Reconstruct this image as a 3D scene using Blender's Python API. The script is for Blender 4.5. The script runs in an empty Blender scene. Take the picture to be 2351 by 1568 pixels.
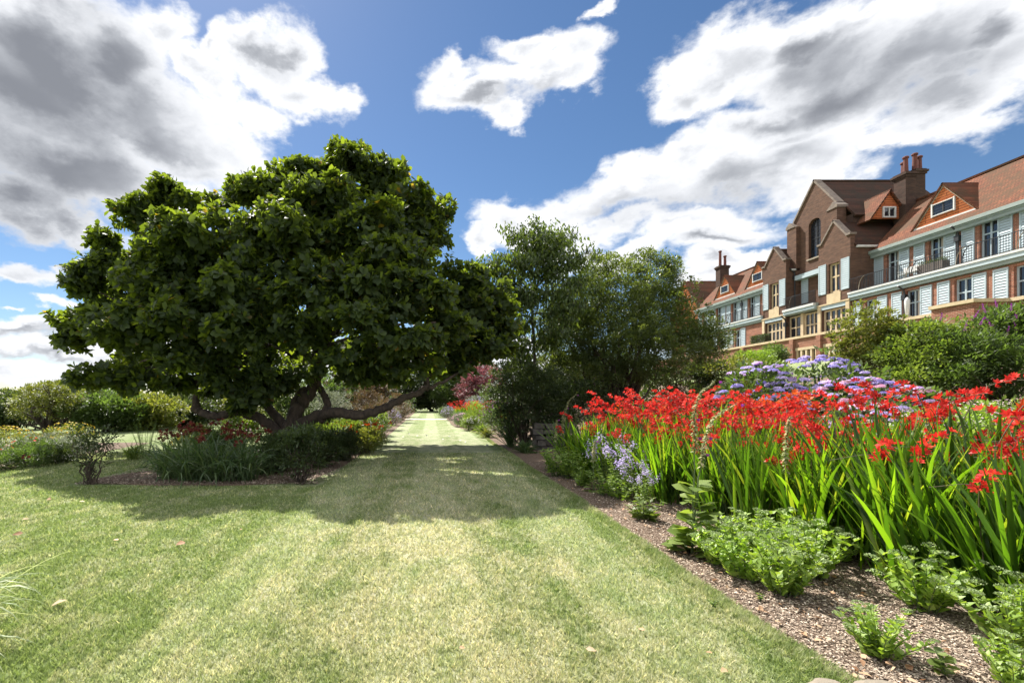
import bpy, math, random
import numpy as np
from mathutils import Vector
PI = math.pi
R = random.Random(11)
rng = np.random.default_rng(7)
S = bpy.context.scene
COL = S.collection
F = 1056.0            # lens measure and horizon of the photograph, at 2351 x 1568
VU, VV, EYE = 987.0, 918.0, 1.5

def at(u, v, Y):      # world point seen at u,v at the distance Y
    return Vector(((u - VU) * Y / F, Y, EYE + (VV - v) * Y / F))

def smooth(a, b, x):
    t = np.clip((x - a) / (b - a), 0, 1)
    return t * t * (3 - 2 * t)

def gz(x, y):         # height of the ground
    x = np.asarray(x, float); y = np.asarray(y, float)
    z = 0.10 * np.clip(x - 4.4, 0, 3.6) + 4.0 * smooth(7.5, 29, x)
    z = z - 0.5 * smooth(12, 40, -x) + 0.0 * y
    return z
def G(x, y): return float(gz(x, y))
def gnd(u, v):        # point of the level lawn seen at u,v
    Y = EYE * F / (v - VV)
    return Vector(((u - VU) * Y / F, Y, 0))

# ------------------------------------------------------------------ objects
def link(o, parent=None):
    COL.objects.link(o)
    if parent is not None: o.parent = parent
    return o
def tag(o, label=None, cat=None, group=None, kind=None):
    if label: o['label'] = label
    if cat: o['category'] = cat
    if group: o['group'] = group
    if kind: o['kind'] = kind
    return o
def thing(name, label, cat, loc=(0, 0, 0), group=None, rz=0, sc=1.0):
    o = bpy.data.objects.new(name, None)
    o.empty_display_size = 0.2
    link(o); o.location = loc; o.rotation_euler = (0, 0, rz)
    o.scale = (sc, sc, sc) if not hasattr(sc, '__len__') else sc
    return tag(o, label, cat, group)
def tree_copy(o, parent=None):
    c = o.copy(); COL.objects.link(c); c.parent = parent
    for ch in list(o.children): tree_copy(ch, c)
    return c

def mesh_np(name, V, faces_by_n, mat, parent=None, attr=None, smooth_=False):
    """faces_by_n: list of int arrays (m,k)."""
    me = bpy.data.meshes.new(name)
    V = np.asarray(V, np.float32)
    me.vertices.add(len(V)); me.vertices.foreach_set('co', V.ravel())
    lens = np.concatenate([np.full(len(f), f.shape[1], np.int32) for f in faces_by_n])
    idx = np.concatenate([f.ravel() for f in faces_by_n]).astype(np.int32)
    me.loops.add(len(idx)); me.loops.foreach_set('vertex_index', idx)
    me.polygons.add(len(lens))
    st = np.concatenate([[0], np.cumsum(lens)[:-1]]).astype(np.int32)
    me.polygons.foreach_set('loop_start', st)
    me.update(calc_edges=True)
    if smooth_: me.polygons.foreach_set('use_smooth', np.ones(len(lens), bool))
    if attr is not None:
        a = me.attributes.new('rnd', 'FLOAT', 'FACE')
        a.data.foreach_set('value', np.asarray(attr, np.float32))
    me.materials.append(mat)
    o = bpy.data.objects.new(name, me)
    return link(o, parent)

class MB:
    def __init__(s): s.v = []; s.f = []
    def add(s, vs, fs):
        n = len(s.v); s.v += [tuple(p) for p in vs]; s.f += [tuple(i + n for i in f) for f in fs]
        return s
    def box(s, x0, x1, y0, y1, z0, z1):
        vs = [(x, y, z) for x in (x0, x1) for y in (y0, y1) for z in (z0, z1)]
        return s.add(vs, [(0, 1, 3, 2), (4, 6, 7, 5), (0, 4, 5, 1), (2, 3, 7, 6), (0, 2, 6, 4), (1, 5, 7, 3)])
    def prism(s, pts, axis, a, b):
        """pts: 2-D outline in the plane across axis ('x': (y,z), 'y': (x,z), 'z': (x,y))."""
        def mk(p, t):
            return {'x': (t, p[0], p[1]), 'y': (p[0], t, p[1]), 'z': (p[0], p[1], t)}[axis]
        n = len(pts)
        vs = [mk(p, a) for p in pts] + [mk(p, b) for p in pts]
        fs = [tuple(range(n)), tuple(range(2 * n - 1, n - 1, -1))]
        fs += [(i, n + i, n + (i + 1) % n, (i + 1) % n) for i in range(n)]
        return s.add(vs, fs)
    def slab(s, q, t):
        """a quad given by four points, made t thick along its normal"""
        q = [Vector(p) for p in q]
        n = (q[1] - q[0]).cross(q[2] - q[0]).normalized() * t
        return s.add(q + [p - n for p in q], [(0, 1, 2, 3), (7, 6, 5, 4), (0, 4, 5, 1), (1, 5, 6, 2), (2, 6, 7, 3), (3, 7, 4, 0)])
    def tube(s, pts, rad, n=7):
        pts = [Vector(p) for p in pts]
        if not hasattr(rad, '__len__'): rad = [rad] * len(pts)
        ref = Vector((0.31, 0.17, 0.93)); prev = None; ring0 = len(s.v)
        vs = []; fs = []
        for i, p in enumerate(pts):
            d = (pts[min(i + 1, len(pts) - 1)] - pts[max(i - 1, 0)])
            if d.length < 1e-9: d = Vector((0, 0, 1))
            d.normalize()
            a = (prev - d * prev.dot(d)) if prev is not None else ref.cross(d)
            if a.length < 1e-4: a = Vector((1, 0, 0)).cross(d)
            a.normalize(); prev = a; b = d.cross(a)
            for k in range(n):
                t = 2 * PI * k / n
                vs.append(p + (a * math.cos(t) + b * math.sin(t)) * rad[i])
        m = len(pts)
        for i in range(m - 1):
            for k in range(n):
                fs.append((i * n + k, i * n + (k + 1) % n, (i + 1) * n + (k + 1) % n, (i + 1) * n + k))
        fs.append(tuple(range(n - 1, -1, -1))); fs.append(tuple((m - 1) * n + k for k in range(n)))
        return s.add(vs, fs)
    def lathe(s, c, prof, n=12):
        c = Vector(c); vs = []; fs = []
        for r, z in prof:
            for k in range(n):
                vs.append(c + Vector((r * math.cos(2 * PI * k / n), r * math.sin(2 * PI * k / n), z)))
        m = len(prof)
        for i in range(m - 1):
            for k in range(n): fs.append((i * n + k, i * n + (k + 1) % n, (i + 1) * n + (k + 1) % n, (i + 1) * n + k))
        fs.append(tuple(range(n - 1, -1, -1))); fs.append(tuple((m - 1) * n + k for k in range(n)))
        return s.add(vs, fs)
    def build(s, name, mat, parent=None, sm=False):
        me = bpy.data.meshes.new(name); me.from_pydata(s.v, [], s.f); me.update()
        if sm: me.polygons.foreach_set('use_smooth', [True] * len(me.polygons))
        me.materials.append(mat)
        return link(bpy.data.objects.new(name, me), parent)

def curve_pts(pts, n=6, wob=0.0, r=R):
    """a smooth path through the given points (Catmull-Rom)"""
    P = [Vector(p) for p in pts]; P = [P[0] * 2 - P[1]] + P + [P[-1] * 2 - P[-2]]
    out = []
    for i in range(1, len(P) - 2):
        for k in range(n):
            t = k / n; a, b, c, d = P[i - 1], P[i], P[i + 1], P[i + 2]
            q = 0.5 * ((2 * b) + (c - a) * t + (2 * a - 5 * b + 4 * c - d) * t * t + (3 * b - a - 3 * c + d) * t ** 3)
            if wob: q = q + Vector((r.gauss(0, wob), r.gauss(0, wob), r.gauss(0, wob)))
            out.append(q)
    out.append(P[-2]); return out
def taper(n, a, b, p=1.0): return [a + (b - a) * (i / (n - 1)) ** p for i in range(n)]

# ------------------------------------------------------------------ materials
def mat(name):
    m = bpy.data.materials.new(name); m.use_nodes = True
    nt = m.node_tree; nt.nodes.clear()
    out = nt.nodes.new('ShaderNodeOutputMaterial')
    return m, nt, out
def N(nt, t, **kw):
    n = nt.nodes.new(t)
    for k, v in kw.items():
        if k.startswith('i_'):
            n.inputs[k[2:].replace('_', ' ')].default_value = v
        else: setattr(n, k, v)
    return n
def ramp(nt, stops, interp='LINEAR'):
    n = nt.nodes.new('ShaderNodeValToRGB'); cr = n.color_ramp; cr.interpolation = interp
    while len(cr.elements) < len(stops): cr.elements.new(0.5)
    for e, (p, c) in zip(cr.elements, stops):
        e.position = p; e.color = (*c, 1) if len(c) == 3 else c
    return n
def c4(c): return (c[0], c[1], c[2], 1)
def mixc(nt, fac, a, b, mode='MIX'):
    n = nt.nodes.new('ShaderNodeMix'); n.data_type = 'RGBA'; n.blend_type = mode
    for sock, val in ((n.inputs[0], fac), (n.inputs[6], a), (n.inputs[7], b)):
        if hasattr(val, 'is_output'): nt.links.new(val, sock)
        elif hasattr(val, '__len__'): sock.default_value = c4(val)
        else: sock.default_value = val
    return n.outputs[2]
def mth(nt, op, a, b=None, c=None, clamp=False):
    n = nt.nodes.new('ShaderNodeMath'); n.operation = op; n.use_clamp = clamp
    for i, val in enumerate((a, b, c)):
        if val is None: continue
        if hasattr(val, 'is_output'): nt.links.new(val, n.inputs[i])
        else: n.inputs[i].default_value = val
    return n.outputs[0]

def leaf_mat(name, cols, trans=0.4, rough=0.45, tcol=None, spec=0.5, vein=True):
    """leaf: colour by a per-leaf random value, light passing through it"""
    m, nt, out = mat(name); L = nt.links.new
    at_ = N(nt, 'ShaderNodeAttribute', attribute_name='rnd')
    n = len(cols)
    rp = ramp(nt, [(i / max(1, n - 1), c) for i, c in enumerate(cols)])
    L(at_.outputs['Fac'], rp.inputs[0])
    oi = N(nt, 'ShaderNodeObjectInfo')
    vary = mth(nt, 'MULTIPLY_ADD', oi.outputs['Random'], 0.35, 0.83)
    hs = N(nt, 'ShaderNodeHueSaturation'); L(rp.outputs[0], hs.inputs['Color']); L(vary, hs.inputs['Value'])
    p = N(nt, 'ShaderNodeBsdfPrincipled', i_Roughness=rough); p.inputs['Specular IOR Level'].default_value = spec
    L(hs.outputs[0], p.inputs['Base Color'])
    t = N(nt, 'ShaderNodeBsdfTranslucent')
    tc = mixc(nt, 1.0, hs.outputs[0], tcol or (1.9, 2.0, 0.7), 'MULTIPLY')
    L(tc, t.inputs['Color'])
    ms = N(nt, 'ShaderNodeMixShader'); ms.inputs[0].default_value = trans
    L(p.outputs[0], ms.inputs[1]); L(t.outputs[0], ms.inputs[2]); L(ms.outputs[0], out.inputs[0])
    return m
def plain(name, col, rough=0.6, col2=None, scale=8.0, metallic=0, bump=0.0, spec=0.5, stretch=(1, 1, 1)):
    m, nt, out = mat(name); L = nt.links.new
    p = N(nt, 'ShaderNodeBsdfPrincipled', i_Roughness=rough, i_Metallic=metallic)
    p.inputs['Specular IOR Level'].default_value = spec
    ge = N(nt, 'ShaderNodeNewGeometry'); mp = N(nt, 'ShaderNodeMapping'); mp.inputs['Scale'].default_value = stretch
    L(ge.outputs['Position'], mp.inputs[0])
    no = N(nt, 'ShaderNodeTexNoise', i_Scale=scale, i_Detail=6.0, i_Roughness=0.6); L(mp.outputs[0], no.inputs['Vector'])
    c2 = col2 or tuple(x * 0.7 for x in col)
    rp = ramp(nt, [(0.32, c2), (0.68, col)]); L(no.outputs[0], rp.inputs[0]); L(rp.outputs[0], p.inputs['Base Color'])
    if bump:
        b = N(nt, 'ShaderNodeBump', i_Strength=bump, i_Distance=0.03); L(no.outputs[0], b.inputs['Height']); L(b.outputs[0], p.inputs['Normal'])
    L(p.outputs[0], out.inputs[0]); return m

M = {}
M['bark'] = plain('bark', (.085, .06, .045), .9, (.03, .022, .018), 14, bump=.8, stretch=(1, 1, .4))
M['stem'] = plain('stem', (.10, .15, .045), .7, (.06, .08, .03), 20)
M['wiry'] = plain('wiry_stem', (.11, .085, .045), .7, (.06, .06, .03), 20)
M['magnolia'] = leaf_mat('magnolia_leaf', [(.022, .036, .017), (.031, .049, .020), (.042, .064, .024), (.056, .082, .028), (.10, .08, .03)], .47, .55, (5.0, 4.5, .7), .32)
M['dark_leaf'] = leaf_mat('dark_leaf', [(.025, .04, .016), (.042, .064, .024), (.065, .092, .034)], .34, .5, (2.2, 2.1, .8))
M['round_leaf'] = leaf_mat('grey_green_leaf', [(.045, .068, .024), (.08, .112, .038), (.13, .165, .06)], .42, .45, (2.2, 2.1, .7), .6)
M['cherry_leaf'] = leaf_mat('cherry_leaf', [(.04, .06, .018), (.062, .095, .025), (.09, .13, .035)], .42, .45, (2.3, 2.2, .7))
M['mid_leaf'] = leaf_mat('mid_leaf', [(.042, .065, .02), (.07, .105, .032), (.105, .145, .045)], .42, .5, (1.8, 2.0, .8))
M['light_leaf'] = leaf_mat('light_leaf', [(.09, .14, .03), (.15, .215, .045), (.22, .285, .08)], .45, .5, (1.5, 1.5, .6))
M['lime_leaf'] = leaf_mat('lime_leaf', [(.12, .19, .03), (.19, .28, .05), (.26, .34, .10)], .42, .45, (1.6, 1.7, .6))
M['yellow_leaf'] = leaf_mat('yellow_green_leaf', [(.10, .13, .03), (.16, .18, .045), (.22, .22, .06)], .42, .5, (1.5, 1.5, .6))
M['sedum_leaf'] = leaf_mat('sedum_leaf', [(.15, .25, .035), (.24, .36, .055), (.34, .45, .11)], .42, .5, (1.5, 1.5, .6))
M['sedum_head'] = leaf_mat('sedum_head', [(.20, .28, .11), (.29, .37, .17), (.36, .43, .22)], .2, .7, (1.2, 1.2, .8))
M['sword'] = leaf_mat('sword_leaf', [(.022, .05, .008), (.045, .10, .012), (.08, .165, .016), (.14, .24, .022), (.24, .27, .05)], .5, .4, (2.0, 2.1, .5))
M['sword_dark'] = leaf_mat('strap_leaf', [(.045, .08, .03), (.07, .12, .045), (.12, .16, .07)], .35, .4, (1.6, 1.7, .7))
M['grey_leaf'] = leaf_mat('silver_leaf', [(.15, .18, .13), (.24, .27, .2), (.3, .33, .26)], .3, .7, (1.2, 1.2, .9))
M['purple_leaf'] = leaf_mat('purple_leaf', [(.08, .035, .04), (.15, .07, .075), (.26, .15, .15)], .4, .5, (1.8, 1.0, 1.1))
M['russet_leaf'] = leaf_mat('russet_leaf', [(.06, .05, .03), (.11, .07, .045), (.10, .12, .05)], .35, .6, (1.5, 1.3, .8))
M['red'] = leaf_mat('red_petal', [(.26, .010, .010), (.52, .022, .018), (.68, .04, .03), (.76, .10, .05)], .35, .5, (1.2, 1.0, 1.0), .3)
M['dull_red'] = leaf_mat('maroon_petal', [(.05, .012, .010), (.10, .016, .012), (.17, .04, .02)], .3, .6, (1.2, 1.0, 1.0), .3)
M['orange'] = leaf_mat('orange_petal', [(.65, .09, .015), (.75, .14, .02)], .35, .5, (1.2, 1.0, 1.0), .3)
M['lilac'] = leaf_mat('lilac_petal', [(.42, .33, .62), (.55, .46, .74), (.68, .60, .82)], .35, .6, (1.1, 1.1, 1.1), .3)
M['violet'] = leaf_mat('violet_petal', [(.30, .24, .62), (.42, .36, .74), (.55, .48, .80)], .3, .6, (1.1, 1.1, 1.1), .3)
M['mauve'] = leaf_mat('mauve_petal', [(.45, .28, .60), (.62, .42, .70), (.75, .56, .78)], .3, .6, (1.1, 1.1, 1.1), .3)
M['pink'] = leaf_mat('pink_petal', [(.62, .26, .42), (.74, .40, .55), (.80, .55, .65)], .3, .6, (1.1, 1.0, 1.1), .3)
M['pale_pink'] = leaf_mat('pale_pink_petal', [(.62, .46, .48), (.70, .58, .58)], .3, .6, (1.1, 1.1, 1.1), .3)
M['magenta'] = leaf_mat('magenta_petal', [(.22, .02, .24), (.36, .05, .38)], .3, .6, (1.2, 1.0, 1.2), .3)
M['yellow'] = leaf_mat('yellow_petal', [(.62, .42, .03), (.72, .52, .08)], .3, .6, (1.1, 1.1, 1.0), .3)
M['white_petal'] = leaf_mat('white_petal', [(.6, .6, .55), (.75, .74, .68)], .3, .6, (1.0, 1.0, 1.0), .3)
M['seed'] = leaf_mat('seed_pod', [(.20, .23, .09), (.30, .32, .14), (.40, .34, .20)], .2, .8, (1.2, 1.2, .9))
M['dry_leaf'] = leaf_mat('dry_leaf', [(.35, .18, .09), (.48, .32, .19), (.55, .45, .33)], .2, .7, (1.2, 1.0, .9))
M['pale_grass'] = leaf_mat('pale_grass_blade', [(.22, .32, .12), (.45, .52, .30), (.62, .66, .46)], .35, .5, (1.3, 1.3, .8))

# ------------------------------------------------------------------ leaves
T_BIG = (np.array([(0, 0, 0), (-.19, .36, .05), (0, .38, -.01), (.19, .36, .05), (-.29, .72, .03), (0, .74, -.03), (.29, .72, .03), (0, 1, -.10)]),
         [np.array([(0, 2, 1), (0, 3, 2), (4, 5, 7), (5, 6, 7)]), np.array([(1, 2, 5, 4), (2, 3, 6, 5)])])
T_MID = (np.array([(0, 0, 0), (-.22, .42, .06), (0, .5, 0), (.22, .42, .06), (0, 1, -.08)]),
         [np.array([(0, 2, 1), (0, 3, 2), (1, 2, 4), (2, 3, 4)])])
T_SML = (np.array([(0, 0, 0), (-.27, .45, .06), (.27, .45, .06), (0, 1, 0)]), [np.array([(0, 3, 1), (0, 2, 3)])])
T_PET = (np.array([(0, 0, 0), (-.2, .6, .03), (.2, .6, .03), (0, 1, -.12)]), [np.array([(0, 2, 3, 1)])])
def nrm(a):
    return a / np.maximum(np.linalg.norm(a, axis=-1, keepdims=True), 1e-9)
def leaves(name, pos, d, up, length, mat_, parent=None, tpl=T_MID, width=1.0, rnd=None):
    pos = np.asarray(pos, float); n = len(pos)
    y = nrm(np.asarray(d, float)); z = np.asarray(up, float); z = nrm(z - y * (z * y).sum(1, keepdims=True)); x = np.cross(y, z)
    length = np.broadcast_to(np.asarray(length, float), (n,))[:, None, None]
    width = np.broadcast_to(np.asarray(width, float), (n,))[:, None, None]
    tv, tf = tpl
    V = pos[:, None, :] + length * (tv[None, :, 0, None] * width * x[:, None, :] + tv[None, :, 1, None] * y[:, None, :] + tv[None, :, 2, None] * z[:, None, :])
    k = len(tv); off = (np.arange(n) * k)[:, None, None]
    if rnd is None: rnd = rng.random(n)
    fs = []; at_ = []
    for f in tf:
        fs.append((f[None] + off).reshape(-1, f.shape[1])); at_.append(np.repeat(rnd, len(f)))
    return mesh_np(name, V.reshape(-1, 3), fs, mat_, parent, np.concatenate(at_))
def sph(n): return nrm(rng.normal(size=(n, 3)))

def crown_cloud(ells, n_sub, sub_r, per_sub, shell=.55, bottom=-1.0):
    """leaf places: small tufts spread through ellipsoids; returns positions and outward directions"""
    ells = np.array(ells, float)               # cx cy cz rx ry rz
    w = (ells[:, 3] * ells[:, 4] * ells[:, 5]) ** .67; w /= w.sum()
    which = rng.choice(len(ells), n_sub, p=w)
    d = sph(n_sub); d[:, 2] = np.where(d[:, 2] < bottom, -d[:, 2], d[:, 2])
    rad = shell + (1 - shell) * rng.random(n_sub) ** .6
    k = rng.random(n_sub) < .09; rad = np.where(k, rng.uniform(1.0, 1.25, n_sub), rad)      # stray shoots
    c = ells[which, :3] + d * ells[which, 3:] * rad[:, None]
    sr = sub_r * rng.uniform(.6, 1.4, n_sub) * np.where(k, .6, 1)
    dd = sph(n_sub * per_sub).reshape(n_sub, per_sub, 3)
    p = c[:, None] + dd * sr[:, None, None] * rng.random((n_sub, per_sub, 1)) ** .5 * np.array([1, 1, .65])
    out = nrm(dd * .7 + d[:, None] * .8)
    return p.reshape(-1, 3), out.reshape(-1, 3), c, np.repeat(rng.random(n_sub), per_sub)
def foliage(name, ells, n_sub, sub_r, per_sub, leaf, mat_, parent, tpl=T_SML, shell=.5, droop=0.0, lift=.25, width=1.0):
    p, out, c, cr = crown_cloud(ells, n_sub, sub_r, per_sub, shell)
    n = len(p)
    d = out + sph(n) * .7 + np.array([0, 0, lift - droop])
    up = np.array([0, 0, 1.0]) + sph(n) * .6
    rnd = np.clip(.55 * cr + .45 * rng.random(n), 0, 1)
    leaves(name, p, d, up, leaf * rng.uniform(.65, 1.25, n), mat_, parent, tpl, width, rnd)
    return c
def limbs(name, base, targets, r0, parent, r1=.012, spread=.35, mt=None, wob=.03, n=6, r=R, fork=.3):
    """stems from the base out to the targets"""
    mb = MB(); base = Vector(base)
    for t in targets:
        t = Vector(t); m1 = base.lerp(t, .35); m1.z += (t.z - base.z) * .12
        m1 = m1 + Vector((r.gauss(0, spread), r.gauss(0, spread), 0)) * .4
        m2 = base.lerp(t, .7) + Vector((r.gauss(0, spread), r.gauss(0, spread), r.gauss(0, spread))) * .35
        pts = curve_pts([base + Vector((r.gauss(0, r0 * fork), r.gauss(0, r0 * fork), -.06)), m1, m2, t], 4, wob)
        mb.tube(pts, taper(len(pts), r0, r1, .8), n)
    return mb.build(name, mt or M['bark'], parent, True)
# ================================================================== camera, sun, sky
cam_d = bpy.data.cameras.new('camera'); cam = link(bpy.data.objects.new('camera', cam_d))
cam.location = (0, 0, EYE); cam.rotation_euler = (PI / 2, 0, 0)
cam_d.sensor_width = 36; cam_d.lens = 36 * F / 2351
cam_d.shift_x = (1175.5 - VU) / 2351; cam_d.shift_y = (VV - 784) / 2351
cam_d.clip_start = 0.05; cam_d.clip_end = 3000
S.camera = cam

SUN_AZ, SUN_EL = math.radians(-30), math.radians(51)     # left of the path, high
to_sun = Vector((math.sin(SUN_AZ) * math.cos(SUN_EL), math.cos(SUN_AZ) * math.cos(SUN_EL), math.sin(SUN_EL)))
sl = bpy.data.lights.new('sun', 'SUN'); sl.energy = 5.0; sl.angle = math.radians(0.55); sl.color = (1, .95, .87)
so = link(bpy.data.objects.new('sun', sl)); so.rotation_euler = to_sun.to_track_quat('Z', 'Y').to_euler(); so.location = (-20, 40, 60)

W = bpy.data.worlds.new('World'); S.world = W; W.use_nodes = True
wt = W.node_tree; wt.nodes.clear(); WL = wt.links.new
wo = wt.nodes.new('ShaderNodeOutputWorld')
sky = N(wt, 'ShaderNodeTexSky', sky_type='NISHITA'); sky.sun_disc = False
sky.sun_elevation = SUN_EL; sky.sun_rotation = SUN_AZ
sky.air_density = 1.0; sky.dust_density = 0.25; sky.ozone_density = 3.0; sky.altitude = 300
skyhs = N(wt, 'ShaderNodeHueSaturation', i_Saturation=1.12, i_Value=1.0); WL(sky.outputs[0], skyhs.inputs['Color'])
bg1 = N(wt, 'ShaderNodeBackground', i_Strength=.053); WL(skyhs.outputs[0], bg1.inputs[0])
tc = N(wt, 'ShaderNodeTexCoord'); sp = N(wt, 'ShaderNodeSeparateXYZ'); WL(tc.outputs['Generated'], sp.inputs[0])
az = mth(wt, 'ARCTAN2', sp.outputs[0], sp.outputs[1]); el = mth(wt, 'ARCSINE', sp.outputs[2])
cb = N(wt, 'ShaderNodeCombineXYZ'); WL(az, cb.inputs[0]); WL(el, cb.inputs[1])
def wnoise(scale, detail, rough, off=(0, 0, 0), dist=0.0, zs=1.7):
    mp = N(wt, 'ShaderNodeMapping'); mp.inputs['Scale'].default_value = (1, 1, zs); mp.inputs['Location'].default_value = off
    WL(tc.outputs['Generated'], mp.inputs[0])
    n = N(wt, 'ShaderNodeTexNoise', i_Scale=scale, i_Detail=detail, i_Roughness=rough, i_Distortion=dist)
    WL(mp.outputs[0], n.inputs['Vector']); return n
n1 = wnoise(4.0, 7, .58); n2 = wnoise(3.2, 8, .62, (3, 1, 7), .25); n3 = wnoise(2.6, 4, .55, (9, 4, 2), .3)
# warp the place by noise so the outlines billow
wv = N(wt, 'ShaderNodeVectorMath', operation='SUBTRACT'); WL(n1.outputs['Color'], wv.inputs[0]); wv.inputs[1].default_value = (.5, .5, .5)
wv2 = N(wt, 'ShaderNodeVectorMath', operation='MULTIPLY_ADD'); WL(wv.outputs[0], wv2.inputs[0]); wv2.inputs[1].default_value = (.30, .22, 0); WL(cb.outputs[0], wv2.inputs[2])
def uv2ae(u, v):
    a = math.atan((u - VU) / F); return a, math.atan((VV - v) / F * math.cos(a))
def ell_field(lst, P=wv2.outputs[0]):
    acc = None
    for (u, v, ru, rv) in lst:
        a0, e0 = uv2ae(u, v); a1 = uv2ae(u + ru, v)[0]; a2 = uv2ae(u - ru, v)[0]; e1 = uv2ae(u, v - rv)[1]; e2 = uv2ae(u, v + rv)[1]
        ra, re = abs(a1 - a2) / 2, abs(e1 - e2) / 2
        q = N(wt, 'ShaderNodeVectorMath', operation='MULTIPLY_ADD'); WL(P, q.inputs[0])
        q.inputs[1].default_value = (1 / ra, 1 / re, 0); q.inputs[2].default_value = (-a0 / ra, -e0 / re, 0)
        ln = N(wt, 'ShaderNodeVectorMath', operation='LENGTH'); WL(q.outputs[0], ln.inputs[0])
        k = min(re, ra) * 5.0
        val = mth(wt, 'MULTIPLY_ADD', ln.outputs['Value'], -min(1.0, .35 + k), min(1.0, .35 + k))
        acc = val if acc is None else mth(wt, 'SMOOTH_MAX', acc, val, .12)
    return acc
CL = [(60, 150, 400, 260), (310, 170, 160, 150), (400, 300, 220, 130), (200, 420, 330, 95), (40, 480, 180, 60), (500, 350, 110, 80), (400, 90, 90, 70), (480, 170, 100, 60), (540, 130, 40, 60),
      (640, 150, 85, 100), (700, 220, 90, 60), (770, 215, 45, 35), (590, 90, 45, 50), (560, 250, 80, 60), (705, 352, 50, 20),
      (1070, 165, 80, 42), (1095, 225, 105, 48), (1160, 265, 45, 38), (1230, 80, 95, 50), (1320, 120, 60, 65), (1240, 165, 120, 55), (1300, 190, 60, 40), (1385, 8, 30, 18),
      (1600, 190, 110, 45), (1740, 120, 170, 95), (1930, 110, 230, 120), (2150, 110, 240, 150), (2350, 120, 160, 90), (1950, 260, 290, 110), (1760, 290, 200, 70), (2230, 270, 200, 60), (2080, 20, 150, 50),
      (1400, 420, 180, 62), (1600, 400, 240, 80), (1300, 465, 110, 50), (1800, 400, 180, 70), (1230, 525, 80, 34), (1440, 500, 130, 35), (1650, 540, 140, 38), (1480, 560, 140, 34), (1090, 545, 36, 22), (1180, 505, 90, 45), (1350, 520, 150, 50), (1560, 510, 150, 40), (1700, 585, 110, 22), (1690, 625, 120, 26), (1350, 590, 90, 34), (1990, 350, 130, 30),
      (90, 612, 115, 20), (60, 735, 110, 22), (110, 790, 190, 30), (60, 850, 260, 38), (45, 690, 40, 7), (165, 545, 60, 32), (150, 690, 30, 20), (500, 800, 500, 50), (1100, 840, 500, 40), (1900, 760, 400, 60)]
dens = ell_field(CL)
# clouds of the same kind over the rest of the sky, away from the framed part
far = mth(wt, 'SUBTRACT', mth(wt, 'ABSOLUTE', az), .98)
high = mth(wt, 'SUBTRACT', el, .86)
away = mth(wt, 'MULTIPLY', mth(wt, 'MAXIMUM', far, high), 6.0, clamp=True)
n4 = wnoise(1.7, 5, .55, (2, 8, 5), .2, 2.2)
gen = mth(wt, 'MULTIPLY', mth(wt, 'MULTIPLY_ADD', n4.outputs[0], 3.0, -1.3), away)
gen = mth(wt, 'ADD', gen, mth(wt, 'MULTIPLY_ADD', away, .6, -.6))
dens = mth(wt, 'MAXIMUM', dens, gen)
fb = mth(wt, 'MULTIPLY_ADD', n2.outputs[0], .95, -.475)
n5 = wnoise(13, 6, .6, (4, 6, 1), .1, 1.5)
dd = mth(wt, 'ADD', mth(wt, 'ADD', dens, fb), mth(wt, 'MULTIPLY_ADD', n5.outputs[0], .66, -.33))
alpha = N(wt, 'ShaderNodeMapRange', interpolation_type='SMOOTHSTEP'); WL(dd, alpha.inputs[0])
alpha.inputs[1].default_value = -.13; alpha.inputs[2].default_value = .21
DK = [(20, 330, 430, 280), (100, 90, 190, 130), (230, 210, 250, 190), (80, 430, 300, 80), (330, 330, 170, 80), (420, 390, 90, 34), (620, 115, 40, 34), (230, 60, 60, 30),
      (1980, 200, 240, 120), (2150, 230, 180, 90), (1620, 440, 290, 50), (1780, 300, 150, 50), (1130, 230, 60, 20), (1900, 95, 110, 40), (1420, 450, 120, 26), (1230, 200, 60, 16), (1660, 545, 90, 16), (2250, 90, 100, 60), (1800, 350, 90, 30), (70, 745, 100, 9), (110, 805, 120, 9)]
dk = ell_field(DK)
dk = mth(wt, 'ADD', dk, mth(wt, 'ADD', mth(wt, 'MULTIPLY_ADD', n3.outputs[0], .9, -.45), mth(wt, 'MULTIPLY_ADD', n1.outputs[0], .45, -.2)))
dkf = N(wt, 'ShaderNodeMapRange', interpolation_type='SMOOTHSTEP'); WL(dk, dkf.inputs[0]); dkf.inputs[1].default_value = -.22; dkf.inputs[2].default_value = .62
# the lit rim: thin cloud is bright, thick cloud is shaded; a mottling of both
thick = N(wt, 'ShaderNodeMapRange', interpolation_type='SMOOTHSTEP'); WL(dd, thick.inputs[0]); thick.inputs[1].default_value = .14; thick.inputs[2].default_value = .62
mot = mth(wt, 'MULTIPLY_ADD', mth(wt, 'ADD', n1.outputs[0], mth(wt, 'MULTIPLY_ADD', n5.outputs[0], .5, -.25)), 2.6, -.9, clamp=True)
shade = mth(wt, 'MULTIPLY', thick.outputs[0], mth(wt, 'MULTIPLY_ADD', mot, .42, .08))
shade = mth(wt, 'MAXIMUM', shade, mth(wt, 'MULTIPLY', dkf.outputs[0], mth(wt, 'MULTIPLY_ADD', thick.outputs[0], .55, .45)))
crp = ramp(wt, [(0, (1.0, 1.01, 1.03)), (.25, (.76, .78, .82)), (.55, (.47, .49, .53)), (1, (.25, .265, .30))]); WL(shade, crp.inputs[0])
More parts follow.
